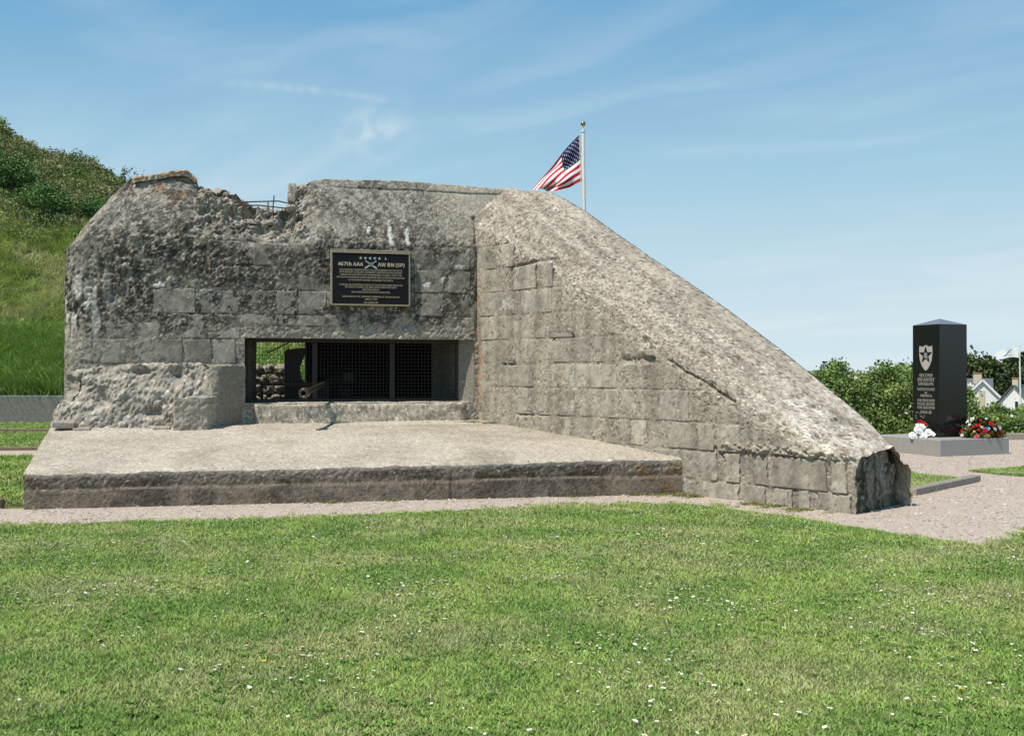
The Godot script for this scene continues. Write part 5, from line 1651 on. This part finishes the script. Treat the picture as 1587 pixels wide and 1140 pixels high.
	var woods := [[84.0, -190.0, 1.15, 1.25, 0, "broad dark tree above the cross gable's chimney"], [90.5, -196.0, 1.2, 1.05, 1, "olive green tree between the two chimneys"], [97.0, -200.0, 1.2, 1.15, 2, "tall dark tree behind the small white flag"], [102.5, -205.0, 1.2, 1.0, 1, "olive tree at the picture's right edge behind the houses"], [78.5, -188.0, 1.1, 1.0, 2, "dark tree rising just right of the black monument"], [72.6, -192.0, 1.0, 1.0, 0, "dark tree peeping out left of the black monument"], [69.0, -196.0, 0.8, 0.75, 1, "small dark tree over the hedge, left of the monument"], [87.0, -180.0, 0.9, 0.8, 2, "lower dark tree crowding behind the cross gable"], [94.5, -185.0, 1.0, 0.8, 0, "lower dark tree behind the right hand house chimney"], [108.0, -200.0, 1.3, 1.1, 2, "dark tree beyond the right hand house"]]
	for q in woods:
		plant("tree", tr[q[4]], Vector3(q[0], -6.3, q[1]), Vector3(q[2], q[3], q[2]), r.randf() * TAU, q[5], "tree", "", 3.6)

func hedge_rows(rows: PackedFloat32Array, bl: PackedFloat32Array, r: RandomNumberGenerator, x0: float, x1: float, top: float, deep: float, n: int, nb: int) -> void:
	for i in n + nb:
		var x := r.randf_range(x0, x1)
		var hh := (top - maxf(0.0, x) * 0.06) * (1.0 + 0.10 * nf.get_noise_2d(x * 0.9, 5.0) + 0.06 * nf.get_noise_2d(x * 3.0, 8.0))
		var a := r.randf() * PI
		var rad := pow(r.randf(), 0.3)
		var bump := 1.0 + 0.22 * nf.get_noise_3d(x * 1.6, a * 1.3, 2.0)
		var y := absf(sin(a)) * hh * rad * bump
		if a > PI * 0.25 and a < PI * 0.75 and r.randf() < 0.04: y += r.randf() * 0.22
		var z := cos(a) * deep * rad * bump
		if r.randf() < 0.35:
			z = deep * r.randf_range(0.55, 0.9); y = r.randf() * hh * 0.75
		if i < n:
			var t := nf.get_noise_3d(x * 1.4, y * 1.8, z * 1.4)
			var c := Color(0.25, 0.35, 0.105).lerp(Color(0.14, 0.225, 0.065), clampf(0.4 - 1.2 * t, 0, 1)) * r.randf_range(0.7, 1.3)
			var s := r.randf_range(0.7, 1.3)
			rows.append_array([x, y, z, r.randf() * TAU, r.randf_range(-0.7, 0.7), r.randf_range(-0.7, 0.7), s, s, c.r, c.g, c.b])
		else:
			z = deep * r.randf_range(0.75, 1.0); y = minf(y, hh * 0.9)
			bl.append_array([x, y, z, r.randf() * TAU, 1.0, r.randf_range(-0.4, 0.4), r.randf_range(0.5, 1.1), 1.0, 1, 1, 1])

func grass_tint(x: float, z: float) -> Color:
	var n := nf.get_noise_2d(x * 0.55, z * 0.75) + 0.55 * nf.get_noise_2d(x * 1.9 + 5.0, z * 2.3)
	var m := nf.get_noise_2d(x * 0.9 + 30.0, z * 1.1)
	var c := Color(0.305, 0.425, 0.11).lerp(Color(0.195, 0.325, 0.075), clampf(0.4 + m, 0, 1))
	return c.lerp(Color(0.50, 0.45, 0.25), clampf(0.10 + 0.40 * n, 0.0, 0.42))

func build_grass() -> void:
	var r := RandomNumberGenerator.new(); r.seed = 5
	var t1 := tuft(14, 0.027, 0.026, 0.0020, 1.1, 7)
	var rows := PackedFloat32Array()
	# lawn in front, thinner with distance
	var n := 0
	while n < 330000:
		var d := lerpf(4.2, 13.0, pow(r.randf(), 1.15))
		var hw := 0.53 * d + 0.4
		var x := r.randf_range(-hw, hw)
		var p := Vector2(x, -d)
		n += 1
		if r.randf() > d / 8.5 + 0.10: continue
		if d > 9.2 and not in_poly(p, lawn, 0.035):
			if r.randf() > 0.10 or not in_poly(p + Vector2(0, r.randf_range(0.05, 0.30)), lawn, 0.1): continue
		var c := grass_tint(x, -d) * r.randf_range(0.45, 1.5)
		if r.randf() < 0.08: c = Color(0.50, 0.46, 0.26) * r.randf_range(0.7, 1.2)
		var s := r.randf_range(0.75, 1.25) * lerpf(1.0, 1.5, (d - 4.2) / 9.0)
		rows.append_array([x, 0.0, -d, r.randf() * TAU, r.randf_range(-0.25, 0.25), r.randf_range(-0.25, 0.25), s, s * r.randf_range(0.7, 1.2), c.r, c.g, c.b])
	tag(scatter("lawn_grass", t1, M.grass, rows), "short mown lawn of green and straw coloured grass before the bunker", "grass", "", "stuff")
	# clover and broad-leaved weeds pressed into the turf
	var wm := weed_mesh()
	var wr := PackedFloat32Array()
	for i in 5200:
		var d := lerpf(4.3, 12.0, pow(r.randf(), 1.1))
		var p := Vector2(r.randf_range(-0.52, 0.52) * d, -d)
		if not in_poly(p, lawn) or nf.get_noise_2d(p.x * 0.8 + 12.0, p.y * 0.8) + 0.5 * nf.get_noise_2d(p.x * 2.5, p.y * 2.5) < 0.12: continue
		var c := Color(0.13, 0.27, 0.055).lerp(Color(0.24, 0.36, 0.09), r.randf()) * r.randf_range(0.7, 1.2)
		var s := r.randf_range(0.5, 1.3)
		wr.append_array([p.x, 0.012, -d, r.randf() * TAU, r.randf_range(-0.2, 0.2), r.randf_range(-0.2, 0.2), s, s, c.r, c.g, c.b])
	tag(scatter("lawn_weeds", wm, M.grass, wr), "flat clover and broad leaved weeds scattered through the lawn", "weeds", "", "stuff")
	# verges
	rows = PackedFloat32Array()
	for i in 60000:
		var p: Vector2
		var wh := i % 3
		if wh == 0: p = Vector2(r.randf_range(3.6, 6.9), -r.randf_range(13.6, 18.6))
		elif wh == 1: p = Vector2(r.randf_range(7.3, 11.5), -r.randf_range(14.8, 18.4))
		else: p = Vector2(0, 0)
		if wh < 2 and not (in_poly(p, patch_a) or in_poly(p, patch_b)): continue
		if wh == 2:
			var d := r.randf_range(12.5, 33.6)
			p = Vector2(-0.50 * d + r.randf_range(-0.4, 0.085) * d, -d)
			if d > 20.1 and d < 21.8 and p.x > -13.6: continue
			if not in_poly(p, left_green): continue
		var c := grass_tint(p.x * 0.6, p.y * 0.6) * r.randf_range(0.7, 1.35)
		var s := r.randf_range(1.3, 2.1) * (1.5 if wh == 2 else 1.0)
		rows.append_array([p.x, 0.01, p.y, r.randf() * TAU, r.randf_range(-0.25, 0.25), r.randf_range(-0.25, 0.25), s, s * 0.8, c.r, c.g, c.b])
	tag(scatter("verge_grass", t1, M.grass, rows), "mown grass of the verges beside and behind the bunker", "grass", "", "stuff")
	# sparse weeds at the foot of the wing and the apron
	rows = PackedFloat32Array()
	for i in 900:
		var u := r.randf_range(4.2, 7.1)
		var p := BUNKER_AT + (WD * u + WN * absf(r.randfn()) * 0.16 + WN * 0.03).rotated(Vector3.UP, BUNKER_TURN)
		if i % 3 == 0:
			var x := r.randf_range(-6.2, 1.8)
			p = BUNKER_AT + Vector3(x, 0, lerpf(3.46, 4.02, (x + 6.28) / 8.1) + 0.03 + absf(r.randfn()) * 0.05).rotated(Vector3.UP, BUNKER_TURN)
			if nf.get_noise_2d(x * 1.2, 0.0) < 0.1: continue
		elif nf.get_noise_2d(u * 2.0, 4.0) < -0.15: continue
		var c := Color(0.12, 0.18, 0.04).lerp(Color(0.3, 0.27, 0.12), r.randf()) * r.randf_range(0.7, 1.3)
		var s := r.randf_range(0.8, 2.0)
		rows.append_array([p.x, 0.0, p.z, r.randf() * TAU, 0.0, 0.0, s, s, c.r, c.g, c.b])
	for q in [[-0.95, 0.80, 0.25], [-0.2, 0.81, 0.28], [0.05, 0.80, 0.5], [-2.35, 0.82, 0.22]]:
		for k in 40:
			var p := BUNKER_AT + Vector3(q[0] + r.randfn() * 0.09, q[1], q[2] + r.randfn() * 0.04).rotated(Vector3.UP, BUNKER_TURN)
			var c := Color(0.10, 0.18, 0.03) * r.randf_range(0.7, 1.4)
			rows.append_array([p.x, p.y, p.z, r.randf() * TAU, 0.0, 0.0, 1.0, 0.9, c.r, c.g, c.b])
	tag(scatter("wall_foot_weeds", t1, M.grass, rows), "sparse weeds growing along the foot of the bunker's walls", "weeds", "", "stuff")
	# long grass on the hill
	var t2 := tuft(26, 0.50, 0.26, 0.009, 1.3, 12)
	rows = PackedFloat32Array()
	for i in 38000:
		var x := r.randf_range(-44.0, 4.0); var d := r.randf_range(34.1, 50.0)
		if x > -12.5 and i % 3 > 0: continue
		var edge := 43.4 + 1.3 * nf.get_noise_2d(x * 0.35, 2.0) + 0.10 * (x + 22.0)
		if x < -12.5 and d > edge: continue
		var rank := ss(39.5, 36.0, d + 1.5 * nf.get_noise_2d(x * 0.4, d * 0.4))
		var t := nf.get_noise_2d(x * 0.35, d * 0.6)
		var c := Color(0.62, 0.64, 0.36).lerp(Color(0.46, 0.56, 0.22), clampf(0.5 + 1.4 * t, 0, 1)).lerp(Color(0.30, 0.43, 0.125), rank) * r.randf_range(0.7, 1.3)
		var s := r.randf_range(0.7, 1.2) * lerpf(1.0, 1.35, rank)
		rows.append_array([x, terrain(x, -d) - 0.05, -d, r.randf() * TAU, r.randf_range(-0.2, 0.2), r.randf_range(-0.2, 0.2), s, s * lerpf(0.6, 1.3, rank), c.r, c.g, c.b])
	tag(scatter("hillside_grass", t2, M.grass, rows), "long pale green grass on the lower hillside above the retaining wall", "grass", "", "stuff")
	# the many daisies too small and far to single out
	rows = PackedFloat32Array()
	while rows.size() < 11 * 2800:
		var d := lerpf(4.8, 12.4, pow(r.randf(), 0.75))
		var x := r.randf_range(-0.52, 0.52) * d
		if not in_poly(Vector2(x, -d), lawn): continue
		if r.randf() > 0.18 + 0.3 * ss(-1.0, 3.0, x) + 0.9 * nf.get_noise_2d(x * 0.8 + 3.0, d * 0.8): continue
		var s := r.randf_range(0.3, 0.62)
		rows.append_array([x, 0.004, -d, r.randf() * TAU, r.randf_range(-0.1, 0.4), r.randf_range(-0.2, 0.2), s, 0.75, 1.0, 1.0, 1.0])
	tag(scatter("daisy_buds", daisy_mesh(Color(0.82, 0.82, 0.80)), M.petal, rows), "tiny white daisy buds sprinkled through the whole lawn", "daisies", "", "stuff")
	# daisies
	var dm := daisy_mesh(Color(0.82, 0.82, 0.80))
	var ym := daisy_mesh(Color(0.75, 0.55, 0.03))
	var count := 0
	while count < 300:
		var d := lerpf(4.5, 11.8, pow(r.randf(), 0.9))
		var x := r.randf_range(-0.5, 0.5) * d
		var p := Vector2(x, -d)
		if not in_poly(p, lawn): continue
		var den := 0.25 + 0.35 * ss(-1.0, 3.0, x) + 0.9 * nf.get_noise_2d(x * 0.8 + 3.0, d * 0.8)
		if r.randf() > den: continue
		var yellow := count % 25 == 7
		var o := obj("yellow_flower" if yellow else "daisy", ym if yellow else dm, M.petal)
		o.position = Vector3(x, 0.0, -d)
		o.rotation = Vector3(r.randf_range(-0.1, 0.45), r.randf() * TAU, r.randf_range(-0.2, 0.2))
		o.rotation_order = EULER_ORDER_YXZ
		var s := r.randf_range(0.55, 1.1)
		o.scale = Vector3(s, r.randf_range(0.8, 1.1), s)
		if yellow: tag(o, "small yellow flower standing in the mown lawn", "flower", "yellow flowers in the lawn")
		else: tag(o, "small white daisy standing in the mown lawn", "daisy", "daisies in the lawn")
		count += 1

func weed_mesh() -> ArrayMesh:
	var r := RandomNumberGenerator.new(); r.seed = 66
	var st := surf()
	st.set_smooth_group(-1)
	for k in 9:
		var a := TAU * k / 9.0 + r.randf_range(-0.2, 0.2); var l := r.randf_range(0.022, 0.04)
		var d := Vector3(cos(a), 0, sin(a)); var s := Vector3(-sin(a), 0, cos(a)) * l * 0.28
		st.set_color(Color.WHITE * r.randf_range(0.8, 1.2))
		var mid := d * l * 0.6 + Vector3(0, 0.016, 0); var tip := d * l + Vector3(0, 0.006, 0)
		tri(st, Vector3(0, 0.004, 0), mid + s, tip); tri(st, Vector3(0, 0.004, 0), tip, mid - s)
	return done(st)

func daisy_mesh(c: Color) -> ArrayMesh:
	var st := surf()
	st.set_smooth_group(-1)
	var h := 0.042
	for k in 11:
		var a := TAU * k / 11.0
		var d := Vector3(cos(a), 0, sin(a)); var s := Vector3(-sin(a), 0, cos(a)) * 0.0034
		st.set_color(c)
		tri(st, Vector3(0, h, 0), d * 0.011 + s + Vector3(0, h + 0.003, 0), d * 0.0145 + Vector3(0, h + 0.001, 0))
		tri(st, Vector3(0, h, 0), d * 0.0145 + Vector3(0, h + 0.001, 0), d * 0.011 - s + Vector3(0, h + 0.003, 0))
	for k in 8:
		var a := TAU * k / 8.0; var b := TAU * (k + 1) / 8.0
		st.set_color(Color(0.70, 0.48, 0.03))
		tri(st, Vector3(0, h + 0.006, 0), Vector3(cos(a) * 0.0045, h + 0.002, sin(a) * 0.0045), Vector3(cos(b) * 0.0045, h + 0.002, sin(b) * 0.0045))
	st.set_color(Color(0.09, 0.15, 0.03))
	for k in 3:
		var a := TAU * k / 3.0; var b := TAU * (k + 1) / 3.0
		quad(st, Vector3(cos(a), 0, sin(a)) * 0.001, Vector3(cos(b), 0, sin(b)) * 0.001, Vector3(cos(b) * 0.001, h, sin(b) * 0.001), Vector3(cos(a) * 0.001, h, sin(a) * 0.001))
	return done(st)
